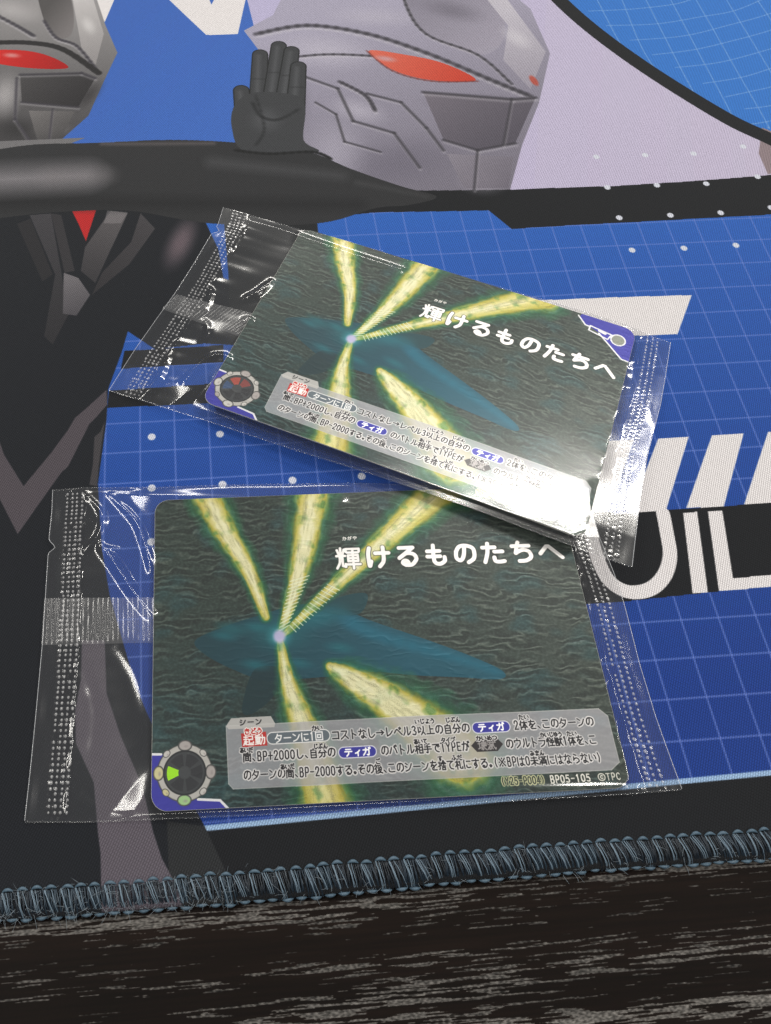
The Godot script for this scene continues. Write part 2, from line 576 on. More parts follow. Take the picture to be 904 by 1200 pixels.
	sh.stroke(curve(PackedVector2Array([Vector2(-5.36, -32.02), Vector2(-5.64, -26.76), Vector2(-5.56, -21.61), Vector2(-4.68, -17.51), Vector2(-2.46, -15.08), Vector2(0.57, -14.31), Vector2(4.28, -15.19), Vector2(7.72, -18), Vector2(10.04, -22.13), Vector2(10.94, -27.05), Vector2(11.62, -31.92)])), 3.0, white)
	sh.poly(PackedVector2Array([Vector2(-4.66, -33.22), Vector2(0.94, -32.84), Vector2(0.16, -31.45), Vector2(-5.15, -31.39)]), black)
	sh.poly(PackedVector2Array([Vector2(16.03, -31.69), Vector2(19.21, -31.77), Vector2(15.32, -13.3), Vector2(12.03, -13.27)]), white)
	sh.poly(PackedVector2Array([Vector2(21.58, -31.67), Vector2(24.83, -31.66), Vector2(21.69, -16), Vector2(48.08, -16.91), Vector2(46.83, -14), Vector2(17.73, -13.42)]), white)
	# white dots
	for p in PackedVector2Array([Vector2(27.04, -143.34), Vector2(41.12, -143.22), Vector2(55.27, -143.11), Vector2(70.5, -145.07), Vector2(26.88, -131.23), Vector2(40.9, -131.24), Vector2(54.94, -131.08), Vector2(70.27, -132.89), Vector2(26.95, -119.7), Vector2(41.14, -119.8), Vector2(55.19, -119.92), Vector2(69.69, -120.99), Vector2(27.03, -107.95), Vector2(41.04, -107.86), Vector2(55.24, -108.06), Vector2(-99.25, -58.59), Vector2(-83.75, -58.26), Vector2(-99.38, -45.4), Vector2(-83.83, -45.23), Vector2(-68.34, -45.27), Vector2(-52.91, -45.33), Vector2(-99.58, -32.49), Vector2(-37.36, -45.39)]):
		sh.spot(p, 1.02, 1.02, 0.0, c8(222, 226, 240), 1.0, 0.25)
	# the figure print: plain dark and grey armour shapes
	sh.poly(PackedVector2Array([Vector2(-105.57, -83.39), Vector2(-81.67, -83.68), Vector2(-81.93, -78.58), Vector2(-106.35, -78.12)]), black)
	sh.poly(PackedVector2Array([Vector2(-109.08, -71.9), Vector2(-74.56, -72.61), Vector2(-74.97, -66.81), Vector2(-109.41, -67.13)]), black)
	var body := PackedVector2Array([Vector2(-160.5, -162.62), Vector2(-84.31, -131.11), Vector2(-84.54, -125.43), Vector2(-81.41, -114.84), Vector2(-80.59, -104.85), Vector2(-78.48, -103.57), Vector2(-78.78, -83.5), Vector2(-86.19, -84.48), Vector2(-98.19, -83.43), Vector2(-104.77, -89.32), Vector2(-106.18, -83.17), Vector2(-109.29, -72.4), Vector2(-109.55, -63.62), Vector2(-111.15, -47.25), Vector2(-110.12, -32.21), Vector2(-108.16, -20.81), Vector2(-102.95, -2.01), Vector2(-100.68, 3.55), Vector2(-95.72, 14.51), Vector2(-90.58, 24.13), Vector2(-86.48, 33.29), Vector2(-85.52, 42.24), Vector2(-138.73, 38.35)])
	sh.poly(body, c8(33, 36, 42))
	sh.poly(PackedVector2Array([Vector2(-90.59, 24.27), Vector2(15.35, 22.26), Vector2(190.86, 18.92), Vector2(164.66, 47.05), Vector2(-85.95, 39.65)]), black)
	sh.stroke(PackedVector2Array([Vector2(-90.6, 24.48), Vector2(15.27, 22.48), Vector2(190.64, 19.16)]), 0.95, c8(160, 192, 230))
	sh.poly(PackedVector2Array([Vector2(-97.29, 22.79), Vector2(-90.58, 24.13), Vector2(-86.2, 33.58), Vector2(-84, 41.08), Vector2(-97.04, 40.13)]), c8(48, 50, 53))
	sh.poly(PackedVector2Array([Vector2(-113.62, -11.99), Vector2(-109.05, -11.67), Vector2(-108.54, -1.08), Vector2(-105.68, 7.34), Vector2(-101.71, 16.48), Vector2(-99.77, 24.6), Vector2(-98.31, 28.75), Vector2(-95.15, 34.4), Vector2(-89.85, 41.93), Vector2(-108.59, 40.55), Vector2(-109.13, 27.28), Vector2(-109.66, 23.89), Vector2(-110.62, 15.25), Vector2(-114.13, 7.99), Vector2(-114.5, 1.93), Vector2(-113.55, -4.26)]), c8(100, 94, 104))
	sh.poly(PackedVector2Array([Vector2(-139.75, -66.28), Vector2(-133.42, -59.46), Vector2(-132.21, -56.03), Vector2(-127.34, -47.68), Vector2(-121.61, -56), Vector2(-118.22, -61.65), Vector2(-116.78, -64.79), Vector2(-114.13, -67.44), Vector2(-109.69, -72.18), Vector2(-109.42, -68.08), Vector2(-111.72, -64.93), Vector2(-113.42, -62.95), Vector2(-117.85, -52.01), Vector2(-119.29, -50.58), Vector2(-127.87, -36.18), Vector2(-132.3, -44.85), Vector2(-138.61, -53.81)]), c8(86, 80, 87))
	sh.poly(PackedVector2Array([Vector2(-112.18, -59.43), Vector2(-110.85, -60.71), Vector2(-109.93, -63.42), Vector2(-111.06, -52), Vector2(-111.32, -46.62), Vector2(-113.01, -47.16), Vector2(-112.38, -52.09)]), c8(72, 70, 74))
	sh.poly(PackedVector2Array([Vector2(-79.42, -127.64), Vector2(-75.53, -123.64), Vector2(-54.65, -122.39), Vector2(-54.99, -110.85), Vector2(-63.45, -78.41), Vector2(-79.96, -84.61), Vector2(-79.22, -105.91)]), c8(40, 42, 45))
	# chest: red wedge and grey facets
	sh.poly(PackedVector2Array([Vector2(-130.98, -130.09), Vector2(-125.36, -130.38), Vector2(-121.77, -109.67), Vector2(-119.49, -95.04), Vector2(-122.84, -86.28), Vector2(-125.02, -89.02), Vector2(-123.24, -108.61)]), c8(70, 69, 74), 1.0, c8(50, 50, 54), Vector2(-128.67, -129.01), Vector2(-123.3, -87.34))
	sh.poly(PackedVector2Array([Vector2(-121.1, -109.05), Vector2(-117.36, -107.11), Vector2(-114.2, -101.28), Vector2(-117.39, -94.91), Vector2(-120.77, -95.66)]), c8(118, 115, 120), 1.0, c8(84, 82, 88), Vector2(-120.39, -107.58), Vector2(-117.41, -95.45))
	sh.poly(PackedVector2Array([Vector2(-125.36, -130.38), Vector2(-122.61, -129.59), Vector2(-118.31, -109.46), Vector2(-120.88, -109.04)]), c8(58, 57, 61))
	sh.poly(PackedVector2Array([Vector2(-115.94, -117.53), Vector2(-109.49, -130.38), Vector2(-104.93, -129.16), Vector2(-113.01, -105.13), Vector2(-116.79, -109.37)]), c8(98, 95, 98), 1.0, c8(62, 61, 65), Vector2(-108.34, -129.36), Vector2(-115.65, -107.29))
	sh.poly(PackedVector2Array([Vector2(-110.4, -130.44), Vector2(-104.93, -129.48), Vector2(-106.72, -125.51), Vector2(-111.22, -125.78)]), c8(134, 130, 134), 0.6)
	sh.poly(PackedVector2Array([Vector2(-101.52, -128.96), Vector2(-97.72, -123.11), Vector2(-104.42, -110.93), Vector2(-113.77, -101.25), Vector2(-111.35, -108.46), Vector2(-104, -118.61)]), c8(74, 72, 76), 1.0, c8(54, 53, 57), Vector2(-99.26, -127.25), Vector2(-113.39, -102.91))
	sh.poly(PackedVector2Array([Vector2(-134.16, -127.15), Vector2(-130.68, -128.81), Vector2(-123.89, -108.65), Vector2(-126.36, -106.52)]), c8(47, 47, 51))
	sh.poly(PackedVector2Array([Vector2(-119.96, -131.32), Vector2(-113.36, -130.93), Vector2(-115.77, -119.62), Vector2(-117.98, -126.18)]), c8(196, 44, 46))
	sh.spot(Vector2(-91.1, -117.83), 5.0, 13.0, 0.35, c8(128, 112, 120), 0.75, 0.9)
	# the pale shell at the right: plain plates with grooves and one orange lens
	var shell := PackedVector2Array([Vector2(-68.94, -206.35), Vector2(-59.2, -213.76), Vector2(-50.34, -235.63), Vector2(11.86, -237.37), Vector2(24.31, -212.98), Vector2(25.2, -190.19), Vector2(16.28, -167.4), Vector2(7.04, -149.43), Vector2(-0.27, -132), Vector2(-51.5, -134.37), Vector2(-56.28, -153.08), Vector2(-57.7, -175.39), Vector2(-61.76, -188.32)])
	sh.poly(shell, c8(176, 172, 194), 1.0, c8(126, 122, 136), Vector2(-37.51, -211.72), Vector2(-9.74, -129.93))
	for e in [[Vector2(-44.85, -194.82), 22.0, 12.0, 0.2, c8(206, 202, 218), 0.55], [Vector2(-28.7, -144.48), 26.0, 14.0, -0.2, c8(104, 100, 116), 0.45], [Vector2(-46.98, -149.02), 12.0, 20.0, 0.2, c8(196, 192, 210), 0.5], [Vector2(-37.89, -166.65), 12.0, 7.0, 0.5, c8(208, 204, 220), 0.5], [Vector2(-55.02, -171.4), 5.0, 16.0, 0.1, c8(120, 116, 132), 0.5], [Vector2(-7.14, -135.74), 9.0, 7.0, 0.0, c8(186, 181, 194), 0.55], [Vector2(-2, -168.43), 20.0, 5.0, 0.1, c8(96, 92, 106), 0.55], [Vector2(-26.6, -211.14), 20.0, 7.0, 0.1, c8(196, 192, 208), 0.5]]:
		sh.spot(e[0], e[1], e[2], e[3], e[4], e[5], 1.0)
	sh.poly(curve(PackedVector2Array([Vector2(-14.82, -233.82), Vector2(6.09, -237.66), Vector2(14.75, -218.07), Vector2(12.03, -197.69), Vector2(2.45, -190.58), Vector2(-11.69, -201.55), Vector2(-15.77, -216.9)]), true), c8(140, 136, 152), 0.9, c8(168, 163, 180), Vector2(-14.23, -219.58), Vector2(8.99, -196.14))
	sh.spot(Vector2(-1.32, -213.41), 14.0, 7.0, 0.4, c8(112, 108, 122), 0.6, 1.0)
	sh.poly(PackedVector2Array([Vector2(6.09, -237.66), Vector2(13.59, -237.28), Vector2(24.07, -191.09), Vector2(15.16, -173.68), Vector2(9.87, -187.68), Vector2(15.16, -204.49)]), c8(204, 200, 212), 0.95, c8(166, 161, 176), Vector2(15.44, -213.44), Vector2(15.01, -175.26))
	sh.spot(Vector2(16.53, -198.31), 5.0, 9.0, -0.5, c8(222, 219, 228), 0.6, 1.0)
	_groove(sh, curve(PackedVector2Array([Vector2(-14.82, -233.82), Vector2(-15.77, -216.9), Vector2(-11.69, -201.55), Vector2(2.45, -190.58), Vector2(10.02, -176.33)])), 1.0)
	_groove(sh, curve(PackedVector2Array([Vector2(-65.31, -204.42), Vector2(-48.84, -207.9), Vector2(-30.51, -202.56), Vector2(-13.27, -192.27), Vector2(3.29, -179.09), Vector2(14.45, -170.59)])), 1.6)
	_groove(sh, curve(PackedVector2Array([Vector2(-61.5, -191.58), Vector2(-45.03, -193.16), Vector2(-29.36, -191.48)])), 1.0)
	_groove(sh, PackedVector2Array([Vector2(-53.32, -183.82), Vector2(-42.72, -176.9), Vector2(-39.95, -162.28), Vector2(-28.81, -156.52), Vector2(-23.76, -142.13)]), 1.0)
	_groove(sh, PackedVector2Array([Vector2(-49.99, -171.12), Vector2(-44.57, -165.52), Vector2(-43.49, -153.77), Vector2(-33.86, -148.96)]), 0.8)
	_groove(sh, PackedVector2Array([Vector2(-34.36, -174.09), Vector2(-24.78, -169.7), Vector2(-19.09, -158.15), Vector2(-15.82, -148.62)]), 1.0)
	_groove(sh, curve(PackedVector2Array([Vector2(-41.84, -180), Vector2(-34.97, -173.35), Vector2(-32.88, -166.36)])), 1.2)
	sh.poly(PackedVector2Array([Vector2(-17.43, -173.93), Vector2(8.48, -169.38), Vector2(15.8, -169.74), Vector2(5.24, -150.25), Vector2(-6.1, -148.06), Vector2(-15.05, -152.85)]), c8(122, 116, 128), 1.0, c8(92, 88, 100), Vector2(-16.54, -173.1), Vector2(1.66, -149.74))
	_groove(sh, PackedVector2Array([Vector2(-17.43, -173.93), Vector2(8.48, -169.38), Vector2(15.8, -169.74)]), 1.2)
	_groove(sh, PackedVector2Array([Vector2(-15.05, -152.85), Vector2(-6.1, -148.06), Vector2(5.24, -150.25)]), 1.0)
	sh.poly(PackedVector2Array([Vector2(-15.1, -147.18), Vector2(3.51, -144.7), Vector2(-0.6, -132.68), Vector2(-12.86, -133.41)]), c8(146, 141, 154), 0.85, c8(118, 113, 126), Vector2(-13.65, -147.09), Vector2(-2.01, -132.77))
	_groove(sh, PackedVector2Array([Vector2(-6.1, -148.06), Vector2(-10.16, -132.59)]), 0.8)
	_groove(sh, PackedVector2Array([Vector2(8.48, -169.38), Vector2(1.66, -149.74)]), 0.8)
	sh.poly(curve(PackedVector2Array([Vector2(-31.13, -194.08), Vector2(-20.28, -191.82), Vector2(-8.87, -187.06), Vector2(-0.5, -178.5), Vector2(-13.93, -179.25), Vector2(-25.07, -184.68)]), true), c8(226, 112, 92), 1.0, c8(208, 70, 52), Vector2(-29.01, -193.96), Vector2(-2.64, -178.22))
	sh.stroke(curve(PackedVector2Array([Vector2(-31.65, -194.11), Vector2(-25.14, -184.28), Vector2(-14, -178.85), Vector2(-0.06, -178.08)])), 0.6, c8(120, 60, 58), 0.7, 0.5)
	sh.spot(Vector2(-26.38, -190.07), 5.0, 2.0, 0.3, c8(206, 170, 178), 0.8, 0.9)
	sh.spot(Vector2(17.11, -177.53), 1.4, 3.2, -0.2, c8(190, 84, 70), 0.9, 0.5)
	# the grey shell at the left with a red lens
	var helm := PackedVector2Array([Vector2(-164.07, -241.43), Vector2(-118.26, -239.1), Vector2(-112.19, -211.26), Vector2(-108.32, -197.43), Vector2(-112.25, -183.89), Vector2(-116.41, -168.84), Vector2(-124.3, -158.41), Vector2(-131.3, -155.29), Vector2(-155.1, -156.66)])
	sh.poly(helm, c8(156, 154, 156), 1.0, c8(72, 71, 74), Vector2(-129.69, -221.06), Vector2(-136.21, -157.68))
	for e in [[Vector2(-142.07, -220.81), 14.0, 7.0, 0.5, c8(196, 193, 196), 0.6], [Vector2(-141.14, -179.28), 7.0, 14.0, 0.0, c8(206, 203, 206), 0.65], [Vector2(-126.94, -163.58), 8.0, 4.0, 0.0, c8(160, 157, 160), 0.5], [Vector2(-136.64, -164.13), 10.0, 7.0, 0.3, c8(44, 44, 46), 0.6], [Vector2(-116.65, -177.91), 4.0, 10.0, 0.5, c8(48, 47, 50), 0.6]]:
		sh.spot(e[0], e[1], e[2], e[3], e[4], e[5], 1.0)
	sh.poly(curve(PackedVector2Array([Vector2(-134.79, -235.17), Vector2(-126.47, -234.74), Vector2(-122.65, -220.69), Vector2(-122.71, -207.49), Vector2(-127.4, -206.03), Vector2(-131.53, -214.92)]), true), c8(88, 86, 87), 1.0, c8(128, 124, 126), Vector2(-133.5, -216.79), Vector2(-122.6, -211.82))
	sh.poly(PackedVector2Array([Vector2(-124.25, -234.63), Vector2(-118.14, -234.31), Vector2(-112.65, -206.96), Vector2(-114.95, -191.23), Vector2(-119.31, -199.69)]), c8(204, 201, 203), 1.0, c8(150, 147, 149), Vector2(-121.72, -225.18), Vector2(-114.95, -191.23))
	sh.spot(Vector2(-117.53, -211.55), 3.0, 7.0, -0.3, c8(226, 224, 226), 0.7, 1.0)
	_groove(sh, curve(PackedVector2Array([Vector2(-131.53, -214.92), Vector2(-127.4, -206.03), Vector2(-120.93, -201.45), Vector2(-114.93, -190.42)])), 1.0)
	_groove(sh, curve(PackedVector2Array([Vector2(-148.46, -220.25), Vector2(-139.91, -212.74), Vector2(-134.29, -207.26)])), 1.2)
	sh.stroke(curve(PackedVector2Array([Vector2(-147.18, -204.55), Vector2(-135.67, -203.93), Vector2(-125.04, -200), Vector2(-113.85, -187.95)])), 2.0, c8(46, 45, 47), 1.0, 0.6)
	sh.poly(curve(PackedVector2Array([Vector2(-147.36, -200.38), Vector2(-137.52, -200.26), Vector2(-129.05, -196.9), Vector2(-123.14, -190.87), Vector2(-134.92, -191.52), Vector2(-146.95, -195.42)]), true), c8(216, 44, 40), 1.0, c8(176, 28, 28), Vector2(-144.24, -200.21), Vector2(-125.7, -191.01))
	sh.spot(Vector2(-140.46, -197.93), 4.0, 1.8, 0.2, c8(226, 160, 160), 0.8, 0.9)
	sh.poly(PackedVector2Array([Vector2(-137.27, -188.44), Vector2(-118.96, -188.23), Vector2(-114.82, -185.62), Vector2(-119.48, -172.75), Vector2(-135.96, -175.94)]), c8(76, 75, 77), 1.0, c8(50, 49, 52), Vector2(-135.69, -187.56), Vector2(-120, -173.53))
	_groove(sh, PackedVector2Array([Vector2(-137.27, -188.44), Vector2(-118.96, -188.23), Vector2(-114.82, -185.62)]), 1.0)
	_groove(sh, PackedVector2Array([Vector2(-135.96, -175.94), Vector2(-119.48, -172.75)]), 0.9)
	sh.poly(PackedVector2Array([Vector2(-133.74, -172.05), Vector2(-120.41, -170.93), Vector2(-123.88, -159.81), Vector2(-130.59, -159.48)]), c8(128, 125, 126), 0.9, c8(78, 77, 79), Vector2(-133.25, -172.02), Vector2(-124.33, -159.12))
	_groove(sh, PackedVector2Array([Vector2(-126.87, -172.41), Vector2(-127.22, -159.29)]), 0.7)
	_groove(sh, PackedVector2Array([Vector2(-138.18, -186.91), Vector2(-137.43, -168.55), Vector2(-132.99, -159.62)]), 0.9)
	sh.poly(PackedVector2Array([Vector2(-155.4, -159.49), Vector2(-131.55, -159.53), Vector2(-117.12, -159.42), Vector2(-126.5, -154.31), Vector2(-154.22, -148.38)]), c8(122, 121, 124))
	# the dark arm and the raised dark glove
	var arm := curve(PackedVector2Array([Vector2(-156.71, -149.88), Vector2(-136.16, -156.97), Vector2(-114.66, -157.15), Vector2(-92.96, -157.32), Vector2(-71.24, -154.65), Vector2(-54.14, -150.13), Vector2(-42.94, -142.57), Vector2(-30.16, -135.09), Vector2(-20.96, -130.59), Vector2(-28.95, -127.82), Vector2(-38.39, -127.1), Vector2(-54.65, -122.39), Vector2(-82.32, -124.05), Vector2(-104.93, -130.11), Vector2(-125.37, -130.7), Vector2(-154.53, -130.24)]), true)
	sh.poly(arm, c8(52, 53, 56))
	sh.taper(Vector2(-152.96, -136.47), Vector2(-42.83, -128.65), 5.0, 3.0, c8(36, 37, 40), 0.7, 5.0)
	sh.taper(Vector2(-149.16, -144.07), Vector2(-116.69, -144.17), 9.0, 8.0, c8(160, 156, 162), 0.75, 9.0)
	sh.taper(Vector2(-126.01, -144.05), Vector2(-111.54, -143.87), 6.0, 5.0, c8(132, 128, 132), 0.45, 6.0)
	sh.taper(Vector2(-112.25, -156.65), Vector2(-80.91, -155.2), 1.0, 1.0, c8(150, 138, 140), 0.45, 1.6)
	sh.taper(Vector2(-81.26, -147.54), Vector2(-46.12, -140.04), 3.0, 2.0, c8(92, 93, 97), 0.6, 5.0)
	sh.taper(Vector2(-41.73, -137.1), Vector2(-23.77, -130.76), 2.0, 0.6, c8(74, 75, 78), 0.6, 2.0)
	var glove := c8(66, 68, 72)
	for f in [PackedVector2Array([Vector2(-71.51, -177.72), Vector2(-71.31, -161.13)]), PackedVector2Array([Vector2(-64.71, -194.23), Vector2(-67.04, -169.04)]), PackedVector2Array([Vector2(-58.6, -198.09), Vector2(-63.18, -170.34)]), PackedVector2Array([Vector2(-54.86, -195.36), Vector2(-59.43, -170.13)]), PackedVector2Array([Vector2(-53.46, -187.86), Vector2(-56.45, -166.94)])]:
		sh.taper(f[0], f[1], 5.0, 6.0, c8(36, 38, 40))
		sh.taper(f[0], f[1], 4.3, 5.4, glove)
		sh.taper(f[0] + Vector2(-0.5, 0.6), f[0].lerp(f[1], 0.8) + Vector2(-0.5, 0.0), 0.9, 1.2, c8(108, 110, 115), 0.6, 1.8)
		sh.taper(f[0].lerp(f[1], 0.45) + Vector2(-2.0, 0.0), f[0].lerp(f[1], 0.45) + Vector2(1.8, 0.3), 0.4, 0.4, c8(36, 38, 40), 0.45, 0.7)
	sh.poly(curve(PackedVector2Array([Vector2(-73.64, -171.68), Vector2(-67.26, -176.7), Vector2(-55.24, -174.48), Vector2(-53.31, -168.27), Vector2(-55.1, -155.15), Vector2(-51.73, -149.99), Vector2(-71.46, -151.13), Vector2(-75.23, -161.35)]), true), glove)
	sh.spot(Vector2(-65.14, -164.45), 7.0, 8.0, 0.2, c8(96, 98, 103), 0.6, 1.0)
	sh.stroke(curve(PackedVector2Array([Vector2(-68.58, -172.16), Vector2(-66.51, -166.02), Vector2(-61.67, -164.26), Vector2(-55.31, -168.38)])), 0.8, c8(38, 40, 43), 0.55, 1.0)
	sh.stroke(curve(PackedVector2Array([Vector2(-67.37, -175.16), Vector2(-65.91, -160.82), Vector2(-68.86, -153.8)])), 0.7, c8(40, 42, 45), 0.5, 1.0)
	sh.spot(Vector2(-58.74, -169.33), 4.0, 5.0, 0.2, c8(70, 72, 76), 0.5, 1.0)
	sh.stroke(curve(PackedVector2Array([Vector2(-74.79, -152.03), Vector2(-65.27, -150.08), Vector2(-53.17, -150.08), Vector2(-48.18, -147)])), 1.0, c8(30, 31, 33), 0.8, 0.6)
	return sh.texture()


# a printed groove: a dark line with a pale lip beside it
func _groove(sh: Sheet, p: PackedVector2Array, w: float) -> void:
	var q := PackedVector2Array()
	for v in p:
		q.append(v + Vector2(0.1, 0.85) * w)
	sh.stroke(q, w * 0.9, c8(216, 213, 222), 0.35, w)
	sh.stroke(p, w, c8(64, 62, 70), 0.75, w * 0.7)


func _play_mat() -> void:
	var o := base("play_mat", "printed cloth play mat, blue grid and dark figure, with a stitched blue-grey edge", "play mat", Transform3D())
	# the knit: a small weave that repeats, with the print laid over it
	var n := 256
	var weave := Image.create_empty(n, n, false, Image.FORMAT_RGB8)
	var relief := Image.create_empty(n, n, false, Image.FORMAT_L8)
	var speck := noise(21, 0.11)
	for y in n:
		for x in n:
			# twill: bundles that climb to the right
			var a := fposmod((x + y * 0.5) / 16.0, 1.0)
			var row := fposmod(y / 16.0 + floorf((x + y * 0.5) / 16.0) * 0.5, 1.0)
			var k := sqrt(maxf(0.0, 1.0 - pow((a - 0.5) * 2.0, 2.0))) * (0.45 + 0.55 * sqrt(maxf(0.0, 1.0 - pow((row - 0.5) * 2.0, 2.0))))
			var t := rng.randf()
			relief.set_pixel(x, y, grey(clampf(k * 0.85 + t * 0.15, 0.0, 1.0)))
			var g := 0.66 + 0.32 * k + (t - 0.5) * 0.20
			if t > 0.985:
				g += 0.12
			weave.set_pixel(x, y, grey(clampf(g, 0.0, 1.0)))
	var m := StandardMaterial3D.new()
	m.resource_name = "printed_cloth"
	m.albedo_texture = ImageTexture.create_from_image(weave)
	m.detail_enabled = true
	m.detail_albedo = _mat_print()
	m.detail_blend_mode = BaseMaterial3D.BLEND_MODE_MUL
	m.detail_uv_layer = BaseMaterial3D.DETAIL_UV_2
	m.heightmap_enabled = true
	m.heightmap_texture = ImageTexture.create_from_image(relief)
	m.heightmap_scale = 0.012
	m.roughness = 0.85
	m.metallic_specular = 0.3
	m.rim_enabled = true
	m.rim = 0.2
	m.rim_tint = 0.2
	# the cloth sheet, 2 mm thick, its near edge rolled over
	var xs := PackedFloat32Array([-345.0, -190.0])
	var x := -180.0
	while x < 135.0:
		xs.append(x)
		x += 5.0
	xs.append_array(PackedFloat32Array([140.0, 255.0]))
	var prof := [Vector2(-1.95, 36.0), Vector2(-1.2, 36.4), Vector2(-0.55, 36.1), Vector2(-0.18, 35.3), Vector2(-0.02, 34.2), Vector2(0.0, 32.0)]
	var z := 25.0
	while z > -260.0:
		prof.append(Vector2(0.0, z))
		z -= 6.0
	prof.append_array([Vector2(0, -260), Vector2(0, -314), Vector2(-0.3, -316), Vector2(-1.95, -316.3)])
	var v := PackedVector3Array()
	var uv := PackedVector2Array()
	var uv2 := PackedVector2Array()
	var swell := noise(8, 0.012, 2)
	for j in range(prof.size() - 1, -1, -1):
		for xx in xs:
			var p: Vector2 = prof[j]
			v.append(Vector3(xx, p.x + (swell.get_noise_2d(xx, p.y) * 0.28 if p.x > -0.01 and p.y < 33.0 else 0.0), p.y + (0.25 * sin(xx * 0.05) if p.y > 31.0 else 0.0)))
			uv.append(Vector2(xx, p.y) / 8.0)
			uv2.append(Vector2(clampf((xx + 190.0) / 330.0, 0.001, 0.999), clampf((p.y + 260.0) / (1830 / (2048 / 330.0)), 0.001, 0.999)))
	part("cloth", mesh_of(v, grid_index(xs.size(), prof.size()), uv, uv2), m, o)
	_stitches(o)


func _thread(c: Color) -> StandardMaterial3D:
	var m := StandardMaterial3D.new()
	m.albedo_color = c
	m.roughness = 0.5
	m.rim_enabled = true
	m.rim = 0.4
	return m


func _stitches(o: Node3D) -> void:
	var pitch := 2.5
	var mats := [_thread(c8(26, 42, 56)), _thread(c8(20, 32, 44)), _thread(c8(34, 52, 66)), _thread(c8(18, 28, 38))]
	var pale := _thread(c8(108, 128, 144))
	var chain := _thread(c8(72, 95, 112))
	var shapes: Array[ArrayMesh] = []
	for k in 6:
		var me := ArrayMesh.new()
		var v := PackedVector3Array()
		var idx := PackedInt32Array()
		# the threads that wrap the edge, from the chain on the cloth over to the chain at the rim
		for n in 10:
			var fx := -1.15 + n * 0.25 + rng.randf_range(-0.09, 0.09)
			var lean := 0.85 + rng.randf_range(-0.6, 0.5)
			var path := PackedVector3Array()
			var rad := PackedFloat32Array()
			for i in 9:
				var t := i / 8.0
				var zz := lerpf(-1.9, 2.2, t)
				var yy := 0.14 + 0.24 * sin(t * PI * 0.9) - 1.75 * pow(maxf(0.0, t - 0.45) / 0.55, 2.0) + rng.randf_range(-0.04, 0.04)
				path.append(Vector3(fx + lean * t + rng.randf_range(-0.05, 0.05), yy, zz))
				rad.append((0.11 if n != 3 else 0.15) * (0.85 + 0.3 * rng.randf()))
			tube(v, idx, path, rad, 5)
		mesh_of(v, idx, PackedVector2Array(), PackedVector2Array(), me)
		me.surface_set_material(0, mats[k % 4])
		# the chain loops: one on the cloth, one along the rim, and one bright thread across
		v = PackedVector3Array()
		idx = PackedInt32Array()
		for e in [[-2.1, 0.22, 0.10], [2.25, -1.25, 0.85]]:
			var path := PackedVector3Array()
			var rad := PackedFloat32Array()
			for i in 9:
				var t := i / 8.0
				path.append(Vector3(lerpf(-0.98, 0.98, t) + e[2], e[1] + 0.28 * sin(t * PI), e[0] - 0.30 * sin(t * PI) * (1.0 if e[0] < 0.0 else -0.6)))
				rad.append(0.06 + 0.26 * pow(sin(t * PI), 0.8))
			tube(v, idx, path, rad, 6)
		mesh_of(v, idx, PackedVector2Array(), PackedVector2Array(), me)
		me.surface_set_material(1, chain)
		v = PackedVector3Array()
		idx = PackedInt32Array()
		for n in 3:
			var bright := PackedVector3Array()
			var br := PackedFloat32Array()
			var fx := rng.randf_range(-1.1, -0.5) + (0.8 if n == 2 else 0.0)
			var lean := rng.randf_range(0.9, 1.9)
			for i in 9:
				var t := i / 8.0
				bright.append(Vector3(fx + lean * t + rng.randf_range(-0.05, 0.05), 0.27 + 0.25 * sin(t * PI * 0.9) - 1.75 * pow(maxf(0.0, t - 0.45) / 0.55, 2.0), lerpf(-2.0, 2.2, t)))
				br.append(0.065 if n else 0.10)
			tube(v, idx, bright, br, 5)
		mesh_of(v, idx, PackedVector2Array(), PackedVector2Array(), me)
		me.surface_set_material(2, pale)
		shapes.append(me)
	for i in 132:
		var s := MeshInstance3D.new()
		s.name = "stitch"
		s.mesh = shapes[rng.randi() % shapes.size()]
		var at := -190.0 + i * pitch
		s.position = Vector3(at + rng.randf_range(-0.12, 0.12), 0.0, 34.25 + 0.25 * sin(at * 0.05) + rng.randf_range(-0.12, 0.12)) * MM
		s.rotation.y = rng.randf_range(-0.07, 0.07)
		s.scale = Vector3(rng.randf_range(0.95, 1.06), rng.randf_range(0.85, 1.15), rng.randf_range(0.95, 1.05))
		o.add_child(s, true)
	# loose fibres that stand off the frayed edge
	var v := PackedVector3Array()
	var idx := PackedInt32Array()
	for i in 1100:
		var near := rng.randf()
		var at := Vector3(rng.randf_range(-150, 30) if near > 0.55 else rng.randf_range(-128, -84), rng.randf_range(-1.4, 0.7), rng.randf_range(31.8, 36.6))
		var dir := Vector3(rng.randf_range(-1, 1), rng.randf_range(-0.2, 0.7), rng.randf_range(-0.4, 1.2)).normalized()
		var bend := Vector3(rng.randf_range(-1, 1), rng.randf_range(-0.6, 0.3), rng.randf_range(-1, 1)) * 0.5
		var long := rng.randf_range(0.5, 2.0)
		var path := PackedVector3Array()
		for k in 5:
			var t := k / 4.0
			var p := at + dir * long * t + bend * long * t * t
			p.y = maxf(p.y, -1.9)
			path.append(p)
		tube(v, idx, path, PackedFloat32Array([0.03, 0.03, 0.028, 0.024, 0.012]), 3)
	var f := part("loose_fibres", mesh_of(v, idx), _thread(c8(128, 140, 150)), o)
	f.set_meta("kind", "stuff")


# ------------------------------------------------------------------ the cards

const CARD_W := 88.0
const CARD_H := 63.0
const PPM := 16.0


